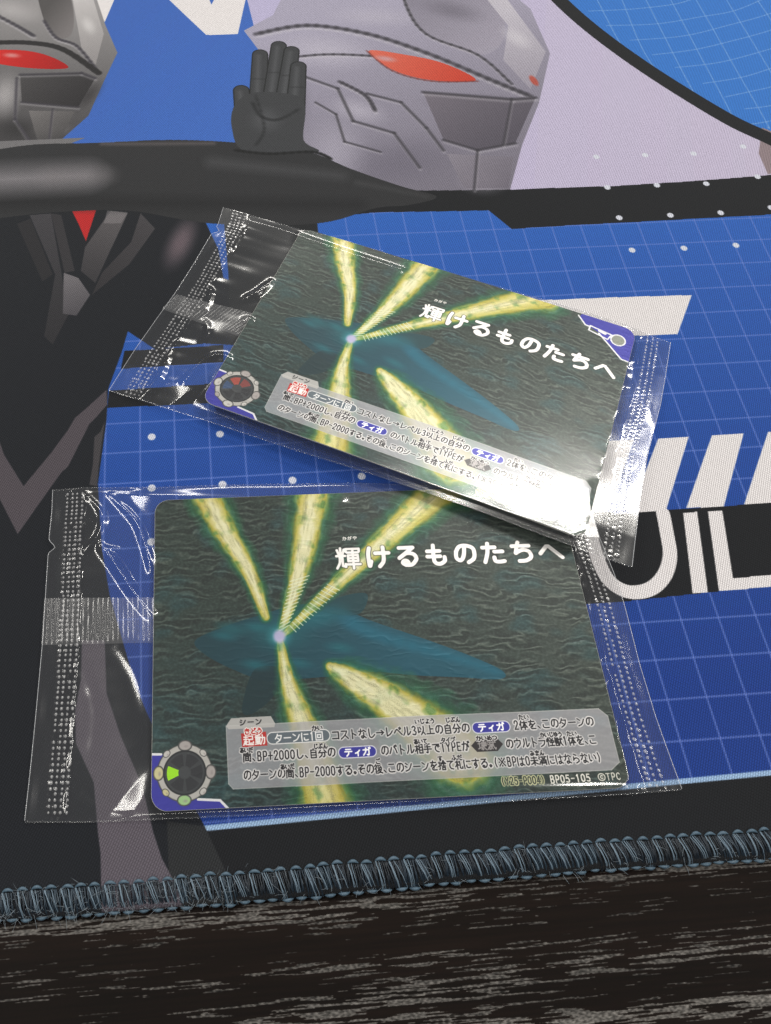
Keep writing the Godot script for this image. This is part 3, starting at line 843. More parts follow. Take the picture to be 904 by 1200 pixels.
func _beam(sh: Sheet, pts: PackedVector2Array, wides: PackedFloat32Array, grain: FastNoiseLite, hot: float) -> void:
	# a shaft of printed light: pale heart, yellow body, green rim, foil rainbow shift painted in
	var q := PackedVector2Array()
	var box := Rect2(sh.px(pts[0]), Vector2.ZERO)
	var fine := curve(pts, false, 4)
	var most := 0.0
	for p in fine:
		q.append(sh.px(p))
		box = box.expand(sh.px(p))
	for x in wides:
		most = maxf(most, x)
	box = box.grow(most * sh.s * 0.8)
	var n := q.size() - 1
	for y in range(maxi(0, int(box.position.y)), mini(sh.h, int(box.end.y))):
		for x in range(maxi(0, int(box.position.x)), mini(sh.w, int(box.end.x))):
			var at := Vector2(x, y)
			var best := 9.0
			var along := 0.0
			for i in n:
				var d := q[i + 1] - q[i]
				var t := clampf((at - q[i]).dot(d) / d.length_squared(), 0.0, 1.0)
				var k := (i + t) / n
				var seg := k * (wides.size() - 1)
				var s := mini(int(seg), wides.size() - 2)
				var r := (at - q[i] - d * t).length() / (lerpf(wides[s], wides[s + 1], seg - s) * sh.s * 0.5)
				if r < best:
					best = r
					along = k
			if best > 1.5:
				continue
			var side := signf((at - q[0]).cross(q[n] - q[0]))
			var g := grain.get_noise_2d(x * 2.6, y * 2.6) * 0.5 + 0.8 * grain.get_noise_2d(along * 60.0, best * side * 34.0 + 70.0)
			var big := grain.get_noise_2d(x * 0.16 + 300.0, y * 0.16)
			var r := best * (1.0 + 0.22 * big) + 0.12 * g
			var heart := clampf((0.62 - r + big * 0.35) * 2.4 * hot * (0.35 + 1.1 * sin(PI * clampf(along, 0.0, 1.0))), 0.0, 1.0)
			var c := c8(204, 190, 78).lerp(c8(158, 154, 44), clampf((r - 0.25) * 1.3, 0.0, 1.0))
			c = c.lerp(c8(74, 128, 64), clampf(-big * 1.6 - 0.1, 0.0, 0.75))
			c = c.lerp(c8(184, 140, 52), clampf(0.35 * side * (r - 0.3) + big * 0.3, 0.0, 0.5))
			c = c.lerp(c8(24, 100, 60), clampf((r - 0.62) / 0.32, 0.0, 1.0))
			c = c.lerp(c8(230, 226, 186), heart * 0.9)
			c = c.lightened(g * 0.35) if g > 0.0 else c.darkened(-g * 0.4)
			sh.blend(x, y, c, clampf((1.5 - r) / 0.9, 0.0, 0.92))


func _card_print() -> Array:
	var w := int(CARD_W * PPM)
	var h := int(CARD_H * PPM)
	var sh := Sheet.new(w, h, Vector2(-44, -31.5), PPM, c8(60, 70, 64))
	var hi := Image.create_empty(w, h, false, Image.FORMAT_L8)
	var n1 := noise(31, 0.0052, 2)
	var n2 := noise(32, 0.016, 3)
	var n3 := noise(33, 0.07, 2)
	for y in h:
		for x in w:
			var a := n1.get_noise_2d(x, y * 1.5)
			var b := n2.get_noise_2d(x * 0.42, y * 1.5)
			var warp := 1.1 * a + 0.5 * b + 0.13 * sin(x * 0.075 + a * 11.0 + y * 0.01)
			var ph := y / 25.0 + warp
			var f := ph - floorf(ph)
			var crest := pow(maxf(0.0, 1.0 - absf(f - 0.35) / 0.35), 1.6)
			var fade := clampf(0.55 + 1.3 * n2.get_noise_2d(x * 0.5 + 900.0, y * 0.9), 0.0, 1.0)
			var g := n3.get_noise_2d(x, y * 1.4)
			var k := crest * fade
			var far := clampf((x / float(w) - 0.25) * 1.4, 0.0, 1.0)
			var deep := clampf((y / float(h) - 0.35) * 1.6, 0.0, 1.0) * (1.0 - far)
			var c := c8(38, 52, 46).lerp(c8(62, 70, 64), far * 0.6).lerp(c8(24, 50, 52), deep * 0.8)  # paler to the right: the foil reflection there is put into the colour
			c = c.lerp(c8(28, 68, 74), clampf(a * 1.1 - 0.1, 0.0, 0.5))
			c = c.lerp(c8(124, 130, 120), k * 0.40).lerp(c8(16, 24, 22), clampf((0.4 - crest) * fade * 1.4, 0.0, 0.5))  # embossed crests painted pale for their glint
			c = c.lightened(g * 0.10) if g > 0 else c.darkened(-g * 0.18)
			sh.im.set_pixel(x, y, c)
			hi.set_pixel(x, y, grey(clampf(0.2 + 0.7 * k + g * 0.05, 0.0, 1.0)))
	var metal := Sheet.new(w, h, Vector2(-44, -31.5), PPM, grey(0.35))
	# a plain dark teal shape adrift in the water, with a long fading tail
	var hull := curve(PackedVector2Array([Vector2(-35.72, 0.15), Vector2(-29.96, -2.42), Vector2(-22.43, -4.58), Vector2(-14.44, -6.41), Vector2(-6.61, -5.32), Vector2(0.28, -2.09), Vector2(10.03, 1.94), Vector2(17.99, 5.48), Vector2(24.17, 8.89), Vector2(23.52, 10.56), Vector2(15.59, 9.84), Vector2(7.33, 9.1), Vector2(-0.87, 8.03), Vector2(-6.9, 8.42), Vector2(-14.86, 8.71), Vector2(-21.46, 9.06), Vector2(-28.89, 6), Vector2(-33.77, 3.02)]), true)
	sh.poly(hull, c8(8, 54, 64), 0.96, c8(8, 76, 94), Vector2(-33.72, 0.24), Vector2(6.29, 4.4))
	sh.poly(curve(PackedVector2Array([Vector2(-23.95, 6.24), Vector2(-18.06, 7.2), Vector2(-21.32, 12.4), Vector2(-25.66, 15.12), Vector2(-26.88, 13.43)]), true), c8(8, 42, 48), 0.9)
	sh.poly(curve(PackedVector2Array([Vector2(-11.1, -5.16), Vector2(-5.33, -7.84), Vector2(-0.45, -8), Vector2(-2.99, -3.69)]), true), c8(10, 58, 66), 0.9)
	var spine := curve(PackedVector2Array([Vector2(-5.79, -3.1), Vector2(-0.01, 0.4), Vector2(9.73, 4.04), Vector2(17.76, 6.86), Vector2(23.74, 9.38)]), false, 4)
	for i in spine.size() - 1:
		var t := i / float(spine.size())
		sh.taper(spine[i], spine[i + 1], lerpf(3.2, 0.8, t), lerpf(3.2, 0.8, t), c8(10, 112, 138), 0.22, 1.6)
	for p in PackedVector2Array([Vector2(-30.02, -0.64), Vector2(-23.56, -2.12), Vector2(-13.23, -4.16), Vector2(-15.63, 5.61), Vector2(-23.92, 5.56), Vector2(-7.04, 2.9)]):
		sh.spot(p, 4.5, 1.7, 0.2, c8(14, 98, 108), 0.65, 1.0)
	sh.spot(Vector2(-18.56, -0.82), 9.0, 6.0, 0.0, c8(12, 104, 110), 0.55, 1.0)
	sh.spot(Vector2(-10.19, -3.66), 8.0, 3.4, -0.25, c8(14, 96, 108), 0.7, 0.9)
	sh.spot(Vector2(-28.29, -1.98), 5.0, 1.8, 0.3, c8(14, 88, 96), 0.7, 0.9)
	# the shafts of light
	var grain := noise(41, 0.09, 3)
	_beam(sh, PackedVector2Array([Vector2(-21.42, -4.18), Vector2(-24.72, -14.74), Vector2(-29.34, -23.95), Vector2(-32.76, -31.87)]), PackedFloat32Array([2.2, 4.4, 6.6, 8.0]), grain, 0.8)
	_beam(sh, PackedVector2Array([Vector2(-18.56, -0.82), Vector2(-15.22, -10.15), Vector2(-12.42, -19.65), Vector2(-9.65, -32.19)]), PackedFloat32Array([1.6, 4.0, 6.8, 9.6]), grain, 1.0)
	_beam(sh, PackedVector2Array([Vector2(-17.91, -0.43), Vector2(-9.48, -8.03), Vector2(0.09, -16.17), Vector2(14.33, -28.27), Vector2(20.59, -32.66)]), PackedFloat32Array([1.4, 3.0, 5.0, 9.0, 11.0]), grain, 0.55)
	_beam(sh, PackedVector2Array([Vector2(-18.84, 0.94), Vector2(-17.86, 9.24), Vector2(-15.51, 17.56), Vector2(-12.17, 32.74)]), PackedFloat32Array([1.6, 4.0, 6.8, 11.5]), grain, 0.75)
	_beam(sh, PackedVector2Array([Vector2(-9.39, 6.59), Vector2(-4.4, 9.89), Vector2(3.21, 15.24), Vector2(13.21, 24.53)]), PackedFloat32Array([2.6, 7.0, 10.5, 15.0]), grain, 1.35)
	# fine hatching where the shafts meet, and the bright heart
	for i in 14:
		var t := i / 13.0
		var p: Vector2 = Vector2(-18.01, -1.5).lerp(Vector2(-14.04, -11.99), t)
		sh.taper(p + Vector2(-1.0 - t, 0.5), p + Vector2(1.0 + t, -0.6), 0.22, 0.22, c8(214, 220, 190), 0.8)
		p = Vector2(-16.16, -1.42).lerp(Vector2(-7.24, -9.8), t)
		sh.taper(p + Vector2(-0.6 - t * 0.6, -0.7), p + Vector2(0.6 + t * 0.6, 0.7), 0.2, 0.2, c8(206, 218, 196), 0.8)
	sh.spot(Vector2(-18.95, 0.05), 3.4, 3.4, 0.0, c8(90, 170, 176), 0.6, 1.0)
	sh.spot(Vector2(-18.95, 0.05), 1.7, 1.9, 0.0, c8(178, 172, 206), 0.95, 0.6)
	# violet corner panels with white outlines
	var violet := c8(48, 48, 148)
	var pale := c8(214, 214, 218)
	sh.poly(PackedVector2Array([Vector2(-46.61, 21.33), Vector2(-41.93, 21.57), Vector2(-40.37, 29.2), Vector2(-34.72, 29.79), Vector2(-31.52, 30.11), Vector2(-29.59, 31.97), Vector2(-29.23, 35.02), Vector2(-47.86, 34.03)]), violet)
	sh.stroke(PackedVector2Array([Vector2(-46.61, 21.33), Vector2(-42.24, 21.56)]), 0.45, pale)
	sh.stroke(PackedVector2Array([Vector2(-35.49, 29.75), Vector2(-31.52, 30.11), Vector2(-29.15, 32.57)]), 0.45, pale)
	sh.poly(PackedVector2Array([Vector2(30.08, -30.26), Vector2(31.99, -28.19), Vector2(33.07, -28.06), Vector2(35.82, -26.88), Vector2(42.11, -20.83), Vector2(44.61, -20.51), Vector2(49.55, -27.41), Vector2(45.79, -37.87), Vector2(32.94, -38.36)]), violet)
	sh.stroke(PackedVector2Array([Vector2(29.8, -30.6), Vector2(31.99, -28.19), Vector2(33.07, -28.06)]), 0.4, pale)
	sh.stroke(PackedVector2Array([Vector2(35.63, -26.79), Vector2(42.11, -20.83), Vector2(44.79, -20.59)]), 0.4, pale)
	sh.stroke(PackedVector2Array([Vector2(33.21, -28.43), Vector2(38.62, -27.54), Vector2(37.92, -25.72), Vector2(33.1, -26.86), Vector2(33.21, -28.43)]), 0.4, pale)
	sh.stroke(PackedVector2Array([Vector2(35.66, -27.71), Vector2(36.97, -27.4)]), 0.9, pale)
	sh.spot(Vector2(40.36, -26.52), 1.95, 1.95, 0.0, pale, 1.0, 0.06)
	sh.spot(Vector2(40.36, -26.52), 1.6, 1.6, 0.0, c8(128, 132, 122), 1.0, 0.08)
	# the text panel and its tab
	var panel := PackedVector2Array([Vector2(-30.05, 16.99), Vector2(-29.9, 27.37), Vector2(-29.08, 28.31), Vector2(-15.59, 28.35), Vector2(3.11, 28.32), Vector2(22.15, 28.31), Vector2(41.03, 28.28), Vector2(42.84, 26.98), Vector2(42.8, 18.51), Vector2(41.33, 17.04), Vector2(25.96, 17.02), Vector2(7.9, 16.86), Vector2(-20.85, 16.97)])
	var tab := PackedVector2Array([Vector2(-30.05, 16.99), Vector2(-29.04, 15.6), Vector2(-21.5, 15.57), Vector2(-20.77, 16.97), Vector2(-20.97, 17.6), Vector2(-29.59, 17.65)])
	for pass_ in 2:
		sh.poly(panel, c8(168, 166, 172), 0.76)
		metal.poly(panel, grey(0.45))
		break
	sh.poly(tab, c8(176, 174, 172), 0.95)
	metal.poly(tab, grey(0.3))
	var edge := panel.duplicate()
	edge.append(panel[0])
	sh.stroke(edge, 0.16, c8(190, 190, 188), 0.6)
	var ink := c8(28, 27, 30)
	write(sh, "シーン", Vector2(-27.63, 16.47), Vector2(-23.15, 16.45), 1.25, 0.2, ink)
	var badge := PackedVector2Array([Vector2(-27.3, 18.48), Vector2(-22.61, 18.4), Vector2(-22.43, 20.93), Vector2(-27.14, 21)])
	sh.poly(badge, c8(178, 44, 40))
	write(sh, "起動", Vector2(-27.05, 19.83), Vector2(-22.68, 19.74), 2.0, 0.24, c8(236, 232, 230))
	write(sh, "きどう", Vector2(-26.74, 18.21), Vector2(-23.23, 18.13), 1.15, 0.2, c8(178, 44, 40), 0.3, c8(240, 236, 232), 0.9)
	sh.stroke(PackedVector2Array([Vector2(-21.4, 19.65), Vector2(-11.66, 19.58)]), 2.3, c8(224, 224, 224))
	sh.stroke(PackedVector2Array([Vector2(-21.4, 19.65), Vector2(-11.66, 19.58)]), 1.95, c8(94, 104, 112))
	write(sh, "ターンに1回", Vector2(-21.09, 19.71), Vector2(-11.83, 19.62), 1.75, 0.22, c8(232, 232, 232))
	var halo := c8(214, 212, 212)
	write(sh, "かい", Vector2(-13.96, 18.19), Vector2(-11.86, 18.15), 1.0, 0.18, ink, 0.3, halo)
	write(sh, "コストなし→レベル3以上の自分の", Vector2(-10.39, 19.65), Vector2(15.99, 19.45), 1.85, 0.22, ink, 0.45, halo)
	write(sh, "いじょう", Vector2(5.64, 17.88), Vector2(9.55, 17.87), 1.0, 0.17, ink, 0.3, halo)
	write(sh, "じぶん", Vector2(11.51, 17.87), Vector2(14.46, 17.85), 1.0, 0.17, ink, 0.3, halo)
	write(sh, "2体を、このターンの", Vector2(24.34, 19.43), Vector2(39.86, 19.34), 1.85, 0.22, ink, 0.45, halo)
	write(sh, "たい", Vector2(25.6, 17.98), Vector2(27.59, 17.97), 1.0, 0.17, ink, 0.3, halo)
	for p in [PackedVector2Array([Vector2(17.44, 19.57), Vector2(22.68, 19.53)]), PackedVector2Array([Vector2(-8.3, 22.89), Vector2(-3.2, 22.87)])]:
		sh.stroke(p, 2.15, c8(216, 216, 226))
		sh.stroke(p, 1.8, c8(54, 54, 150))
	write(sh, "ティガ", Vector2(17.44, 19.57), Vector2(22.68, 19.53), 1.5, 0.26, Color.WHITE)
	write(sh, "ティガ", Vector2(-8.3, 22.89), Vector2(-3.2, 22.87), 1.5, 0.26, Color.WHITE)
	write(sh, "間、BP+2000し、自分の", Vector2(-27.16, 22.79), Vector2(-9.79, 22.68), 1.85, 0.22, ink, 0.45, halo)
	write(sh, "あいだ", Vector2(-27.67, 21.57), Vector2(-25.15, 21.56), 1.0, 0.17, ink, 0.3, halo)
	write(sh, "じぶん", Vector2(-13.9, 21.53), Vector2(-11.19, 21.51), 1.0, 0.17, ink, 0.3, halo)
	write(sh, "のバトル相手でTYPEが", Vector2(-1.44, 22.85), Vector2(15.43, 22.77), 1.85, 0.22, ink, 0.45, halo)
	write(sh, "あいて", Vector2(4.98, 21.54), Vector2(7.56, 21.53), 1.0, 0.17, ink, 0.3, halo)
	write(sh, "タイプ", Vector2(10.14, 21.52), Vector2(12.89, 21.5), 1.0, 0.17, ink, 0.3, halo)
	sh.poly(PackedVector2Array([Vector2(15.67, 22.78), Vector2(16.92, 21.67), Vector2(20.82, 21.66), Vector2(21.72, 22.74), Vector2(20.56, 23.91), Vector2(16.61, 23.93)]), c8(46, 42, 44))
	write(sh, "壊滅", Vector2(16.88, 22.84), Vector2(20.44, 22.83), 1.75, 0.2, c8(150, 146, 146))
	write(sh, "かいめつ", Vector2(16.78, 21.5), Vector2(20.85, 21.48), 1.0, 0.18, c8(40, 36, 38), 0.3, halo)
	write(sh, "のウルトラ怪獣1体を、こ", Vector2(22.16, 22.73), Vector2(39.56, 22.65), 1.85, 0.22, ink, 0.45, halo)
	write(sh, "かいじゅう", Vector2(29.01, 21.45), Vector2(33.27, 21.44), 1.0, 0.17, ink, 0.3, halo)
	write(sh, "たい", Vector2(34.1, 21.42), Vector2(36.07, 21.42), 1.0, 0.17, ink, 0.3, halo)
	write(sh, "のターンの間、BP-2000する。その後、このシーンを捨て札にする。(※BPは0未満にはならない)", Vector2(-27.21, 26), Vector2(39.75, 25.93), 1.85, 0.21, ink, 0.45, halo)
	write(sh, "あいだ", Vector2(-20.29, 24.86), Vector2(-17.62, 24.84), 1.0, 0.17, ink, 0.3, halo)
	write(sh, "ご", Vector2(-2.62, 24.75), Vector2(-1.66, 24.75), 1.0, 0.17, ink, 0.3, halo)
	write(sh, "す", Vector2(9.01, 24.79), Vector2(9.97, 24.77), 1.0, 0.17, ink, 0.3, halo)
	write(sh, "ふだ", Vector2(11.57, 24.76), Vector2(13.65, 24.77), 1.0, 0.17, ink, 0.3, halo)
	write(sh, "みまん", Vector2(26.41, 24.64), Vector2(29.16, 24.63), 1.0, 0.17, ink, 0.3, halo)
	write(sh, "(Y25-P004)", Vector2(19.96, 29.34), Vector2(28.32, 29.39), 1.5, 0.2, c8(52, 60, 52), 0.35, c8(190, 190, 150), 0.7)
	write(sh, "BP05-105", Vector2(29.11, 29.42), Vector2(36.81, 29.42), 1.5, 0.22, c8(224, 222, 214), 0.4, c8(40, 50, 44), 0.9)
	write(sh, "©TPC", Vector2(38.09, 29.44), Vector2(42.44, 29.43), 1.4, 0.18, c8(206, 206, 196), 0.35, c8(40, 50, 44), 0.8)
	# the title
	write(sh, "輝", Vector2(-6.49, -16.16), Vector2(-0.63, -16.12), 5.1, 0.56, c8(236, 233, 231), 0.35, c8(34, 40, 38), 0.55)
	write(sh, "けるものたちへ", Vector2(-0.35, -16.19), Vector2(42.26, -16), 5.0, 0.86, c8(236, 233, 231), 0.35, c8(34, 40, 38), 0.55)
	write(sh, "かがや", Vector2(-4.47, -20.6), Vector2(-1.22, -20.66), 0.9, 0.16, c8(214, 212, 208))
	# the relief lies under the art only
	for e in [panel, tab]:
		var flat := Sheet.new(1, 1, Vector2.ZERO, 1.0, Color.BLACK)
		flat.im = hi
		flat.w = w
		flat.h = h
		flat.o = Vector2(-44, -31.5)
		flat.s = PPM
		flat.poly(e, grey(0.42))
	var rear := Sheet.new(1, 1, Vector2.ZERO, 1.0, Color.BLACK)
	rear.im = sh.im.duplicate()
	rear.w = w
	rear.h = h
	rear.o = sh.o
	rear.s = PPM
	_dial(sh, [-1, -1, -1, c8(150, 214, 24), -1, -1], true)
	_dial(rear, [c8(150, 66, 56), c8(120, 58, 56), c8(74, 78, 88), c8(52, 72, 104), -1, -1], false)  # hologram shift on the far card painted as wedge colours
	return [sh.texture(), rear.texture(), ImageTexture.create_from_image(hi), metal.texture()]


func _dial(sh: Sheet, wedges: Array, green: bool) -> void:
	# the stone-rimmed dial printed in the corner
	var c := Vector2(-37.89, 24.99)
	var r := 4.7
	sh.spot(c, r * 1.12, r * 1.12, 0.0, c8(58, 60, 58), 1.0, 0.05)
	sh.spot(c, r * 1.08, r * 1.08, 0.0, c8(172, 170, 166), 1.0, 0.05)
	for k in 8:
		var a := TAU * k / 8.0 + 0.02
		var p := c + Vector2(cos(a), sin(a)) * r * 1.02
		var big := 1.25 if k % 2 == 0 else 0.72
		var turn := a + PI / 2
		var tone := c8(186, 184, 180) if k % 3 else c8(160, 154, 152)
		if green and k in [2, 3, 4]:
			tone = c8(150, 186, 130) if k == 2 else c8(190, 184, 140)
		sh.spot(p, big * 1.12, big * 0.86, turn, c8(70, 70, 70), 1.0, 0.08)
		sh.spot(p, big, big * 0.74, turn, tone, 1.0, 0.25)
		sh.spot(p + Vector2(0.2, 0.15), big * 0.5, big * 0.3, turn, c8(140, 132, 132), 0.6, 0.8)
	sh.spot(c, r * 0.86, r * 0.86, 0.0, c8(30, 33, 36), 1.0, 0.04)
	sh.spot(c, r * 0.80, r * 0.80, 0.0, c8(54, 57, 60), 1.0, 0.04)
	for k in 6:
		var a0 := -PI / 2 + TAU * k / 6.0 + 0.12
		var a1 := a0 + TAU / 6.0 - 0.24
		var ring := PackedVector2Array()
		for i in 7:
			var a := lerpf(a0, a1, i / 6.0)
			ring.append(c + Vector2(cos(a), sin(a)) * r * 0.70)
		for i in 4:
			var a := lerpf(a1, a0, i / 3.0)
			ring.append(c + Vector2(cos(a), sin(a)) * r * 0.25)
		var which := [5, 4, 3, 2, 1, 0]
		var wc: Variant = wedges[[2, 4, 5, 3, 3, 0][k]] if false else wedges[{0: 1, 1: 4, 2: 5, 3: 4, 4: 3, 5: 0}[k]]
		var fill := c8(40, 42, 46) if wc is int else wc as Color
		sh.poly(ring, fill)
	sh.spot(c, r * 0.22, r * 0.22, 0.0, c8(58, 61, 64), 1.0, 0.1)


func _card_mesh(bow: float) -> ArrayMesh:
	# 88 x 63 mm with 3 mm corners, 0.36 mm thick; its printed face is surface 0, edge and back surface 1
	var rim := PackedVector2Array()
	for k in 4:
		var cx: float = [41.0, 41.0, -41.0, -41.0][k]
		var cz: float = [-28.5, 28.5, 28.5, -28.5][k]
		for i in 9:
			var a := -PI / 2 + PI / 2 * k + PI / 2 * i / 8.0
			rim.append(Vector2(cx + 3.0 * cos(a), cz + 3.0 * sin(a)))
	var out := PackedVector2Array()          # the rim with points along its straight sides
	for i in rim.size():
		var p := rim[i]
		var q := rim[(i + 1) % rim.size()]
		var n := maxi(1, int(p.distance_to(q) / 4.0))
		for k in n:
			out.append(p.lerp(q, k / float(n)))
	var n := out.size()
	var lift := func(p: Vector2) -> float: return bow * (1.0 - (p.x / 44.0) ** 2)
	var m := ArrayMesh.new()
	var v := PackedVector3Array()
	var uv := PackedVector2Array()
	var idx := PackedInt32Array()
	var rings := 14
	for k in rings + 1:
		for p in out:
			var q := p * (k / float(rings))
			if k == rings:
				q = p * 0.9985
			v.append(Vector3(q.x, (lift as Callable).call(q), q.y))
			uv.append(Vector2((q.x + 44.0) / 88.0, (q.y + 31.5) / 63.0))
	for k in rings:
		for i in n:
			var a := k * n + i
			var b := k * n + (i + 1) % n
			idx.append_array(PackedInt32Array([a, a + n, b, b, a + n, b + n]))
	mesh_of(v, idx, uv, PackedVector2Array(), m)
	v = PackedVector3Array()
	idx = PackedInt32Array()
	for e in [[0.9985, 0.0], [1.0, -0.05], [1.0, -0.33], [0.998, -0.36], [0.5, -0.36], [0.0, -0.36]]:
		for p in out:
			var q: Vector2 = p * e[0]
			v.append(Vector3(q.x, (lift as Callable).call(q) + e[1], q.y))
	for k in 5:
		for i in n:
			var a := k * n + i
			var b := k * n + (i + 1) % n
			idx.append_array(PackedInt32Array([a, a + n, b, b, a + n, b + n]))
	mesh_of(v, idx, PackedVector2Array(), PackedVector2Array(), m)
	return m


func _cards(front: Transform3D, rear: Transform3D) -> void:
	var p := _card_print()
	var stock := StandardMaterial3D.new()
	stock.albedo_color = c8(206, 206, 200)
	stock.roughness = 0.7
	var k := 0
	for t in [front, rear]:
		var m := StandardMaterial3D.new()
		m.resource_name = "foil_print"
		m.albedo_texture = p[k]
		m.metallic = 1.0
		m.metallic_texture = p[3]
		m.roughness = 0.40
		m.heightmap_enabled = true
		m.heightmap_texture = p[2]
		m.heightmap_scale = 0.0028
		m.texture_repeat = false
		var o := base("trading_card", ["foil trading card lying flat in the near packet, its text panel fully readable", "foil trading card tilted in the far packet, text panel washed out by glare"][k], "trading card", (t as Transform3D) * Transform3D(Basis(), Vector3(0, 1.3 if k == 0 else 0.0, 0)), "foil trading cards")
		var mesh := _card_mesh(0.15 if k == 0 else 0.35)
		mesh.surface_set_material(0, m)
		mesh.surface_set_material(1, stock)
		part("card", mesh, m, o)
		k += 1


# ------------------------------------------------------------------ the clear packets

var film: StandardMaterial3D
var rim_film: StandardMaterial3D
var bead_film: StandardMaterial3D
var seam_film: StandardMaterial3D


func _packets(front: Transform3D, rear: Transform3D) -> void:
	film = StandardMaterial3D.new()
	film.resource_name = "clear_film"
	film.albedo_color = Color(0.68, 0.69, 0.71, 0.022)
	film.transparency = BaseMaterial3D.TRANSPARENCY_ALPHA
	film.roughness = 0.125
	film.cull_mode = BaseMaterial3D.CULL_DISABLED
	seam_film = StandardMaterial3D.new()
	seam_film.resource_name = "ribbed_film"
	seam_film.albedo_color = Color(0.95, 0.95, 0.96, 0.01)
	seam_film.metallic = 0.05
	seam_film.transparency = BaseMaterial3D.TRANSPARENCY_ALPHA
	seam_film.roughness = 0.2
	bead_film = StandardMaterial3D.new()
	bead_film.resource_name = "pressed_film"
	bead_film.albedo_color = Color(0.95, 0.95, 0.96, 0.22)
	bead_film.metallic = 0.14
	bead_film.transparency = BaseMaterial3D.TRANSPARENCY_ALPHA
	bead_film.roughness = 0.2
	rim_film = StandardMaterial3D.new()
	rim_film.resource_name = "film_edge"
	rim_film.albedo_color = Color(0.92, 0.93, 0.95, 0.30)
	rim_film.transparency = BaseMaterial3D.TRANSPARENCY_ALPHA
	rim_film.roughness = 0.15
	_packet(front, "clear plastic packet lying flat nearest the stitched edge, sealed around its card", {
		"left": PackedVector3Array([Vector3(-66.35, 0.6, -35.41), Vector3(-66.09, 0.9, -29.85), Vector3(-66.2, 1.1, -24.32), Vector3(-66.04, 1, -12.28), Vector3(-65.89, 0.9, -1), Vector3(-66.11, 0.7, 13.42), Vector3(-66.36, 0.6, 24.19), Vector3(-66.64, 0.5, 31.88)]),
		"right": PackedVector3Array([Vector3(50.48, 0.9, -27.93), Vector3(50.42, 1.4, -18.48), Vector3(51.39, 1.5, -10.22), Vector3(51.83, 1.3, -4.11), Vector3(51.72, 1.1, 8.92), Vector3(52.12, 0.9, 18.67), Vector3(52.9, 0.7, 26.54), Vector3(53.51, 0.5, 32.12)]),
		"top": PackedVector3Array([Vector3(-66.35, 0.6, -35.41), Vector3(-59.33, 0.6, -35.75), Vector3(-44.44, 0.6, -35.11), Vector3(-27.63, 0.7, -34.97), Vector3(0.52, 0.8, -34.14), Vector3(26.75, 0.8, -32.17), Vector3(50.48, 0.9, -27.93)]),
		"bottom": PackedVector3Array([Vector3(-66.64, 0.5, 31.88), Vector3(-55.81, 0.55, 32.41), Vector3(-43.59, 0.6, 32.58), Vector3(-25.16, 0.6, 32.75), Vector3(-3.45, 0.6, 32.64), Vector3(21.65, 0.6, 32.54), Vector3(43.89, 0.55, 32.41), Vector3(53.51, 0.5, 32.12)]),
		"card_y": 1.62, "notch": 0.205, "columns": [4, 3], "inset": [2.6, 2.4, 3.4, 2.6], "seam": PackedVector3Array([Vector3(-66.36, 0.4, -10.51), Vector3(-44.14, 0.4, -9.7), Vector3(-43.68, 0.4, -0.17), Vector3(-66.12, 0.4, -0.67)]), "seed": 5,
		"creases": [
			[PackedVector2Array([Vector2(-59.17, -34.15), Vector2(-55.27, -29.23), Vector2(-55.6, -24.21), Vector2(-58.44, -20.21)]), 0.8, 0.55], [PackedVector2Array([Vector2(-55.29, -21.24), Vector2(-52.3, -17.24), Vector2(-48.44, -11.05), Vector2(-44.36, -5.39)]), 1.0, 1.3], [PackedVector2Array([Vector2(-53.6, -33.29), Vector2(-47.91, -26.48), Vector2(-45.26, -18.85), Vector2(-44.49, -14.99)]), 0.8, 0.7],
			[PackedVector2Array([Vector2(-53.84, -20.59), Vector2(-50.98, -20.08)]), 0.6, 0.35], [PackedVector2Array([Vector2(-59.19, -34.57), Vector2(-44.36, -32.27), Vector2(-24.08, -30.35), Vector2(-3.78, -29.06)]), 1.3, 0.35], [PackedVector2Array([Vector2(-57.85, 4.09), Vector2(-54.81, 12.48), Vector2(-55.32, 21.83)]), 1.0, 0.12], [PackedVector2Array([Vector2(-50.65, 1.01), Vector2(-47.18, 6.26), Vector2(-45.09, 12.93)]), 1.1, 0.22], [PackedVector2Array([Vector2(-55.96, 27.76), Vector2(-51.24, 30.16), Vector2(-45.09, 30.89)]), 0.9, 0.22],
			[PackedVector2Array([Vector2(45.36, -7.22), Vector2(46.81, -1.64), Vector2(47.78, 5.5), Vector2(49.04, 12.38)]), 1.6, 0.5], [PackedVector2Array([Vector2(45.48, -16.81), Vector2(45.81, -9.08), Vector2(45.25, -1.71)]), 0.9, 0.6], [PackedVector2Array([Vector2(48.78, -5.21), Vector2(49.02, 2.05), Vector2(49.32, 8.16)]), 0.8, 0.5], [PackedVector2Array([Vector2(44.62, 31.83), Vector2(37.58, 31.35), Vector2(21.83, 30.89)]), 0.9, 0.25]],
	})
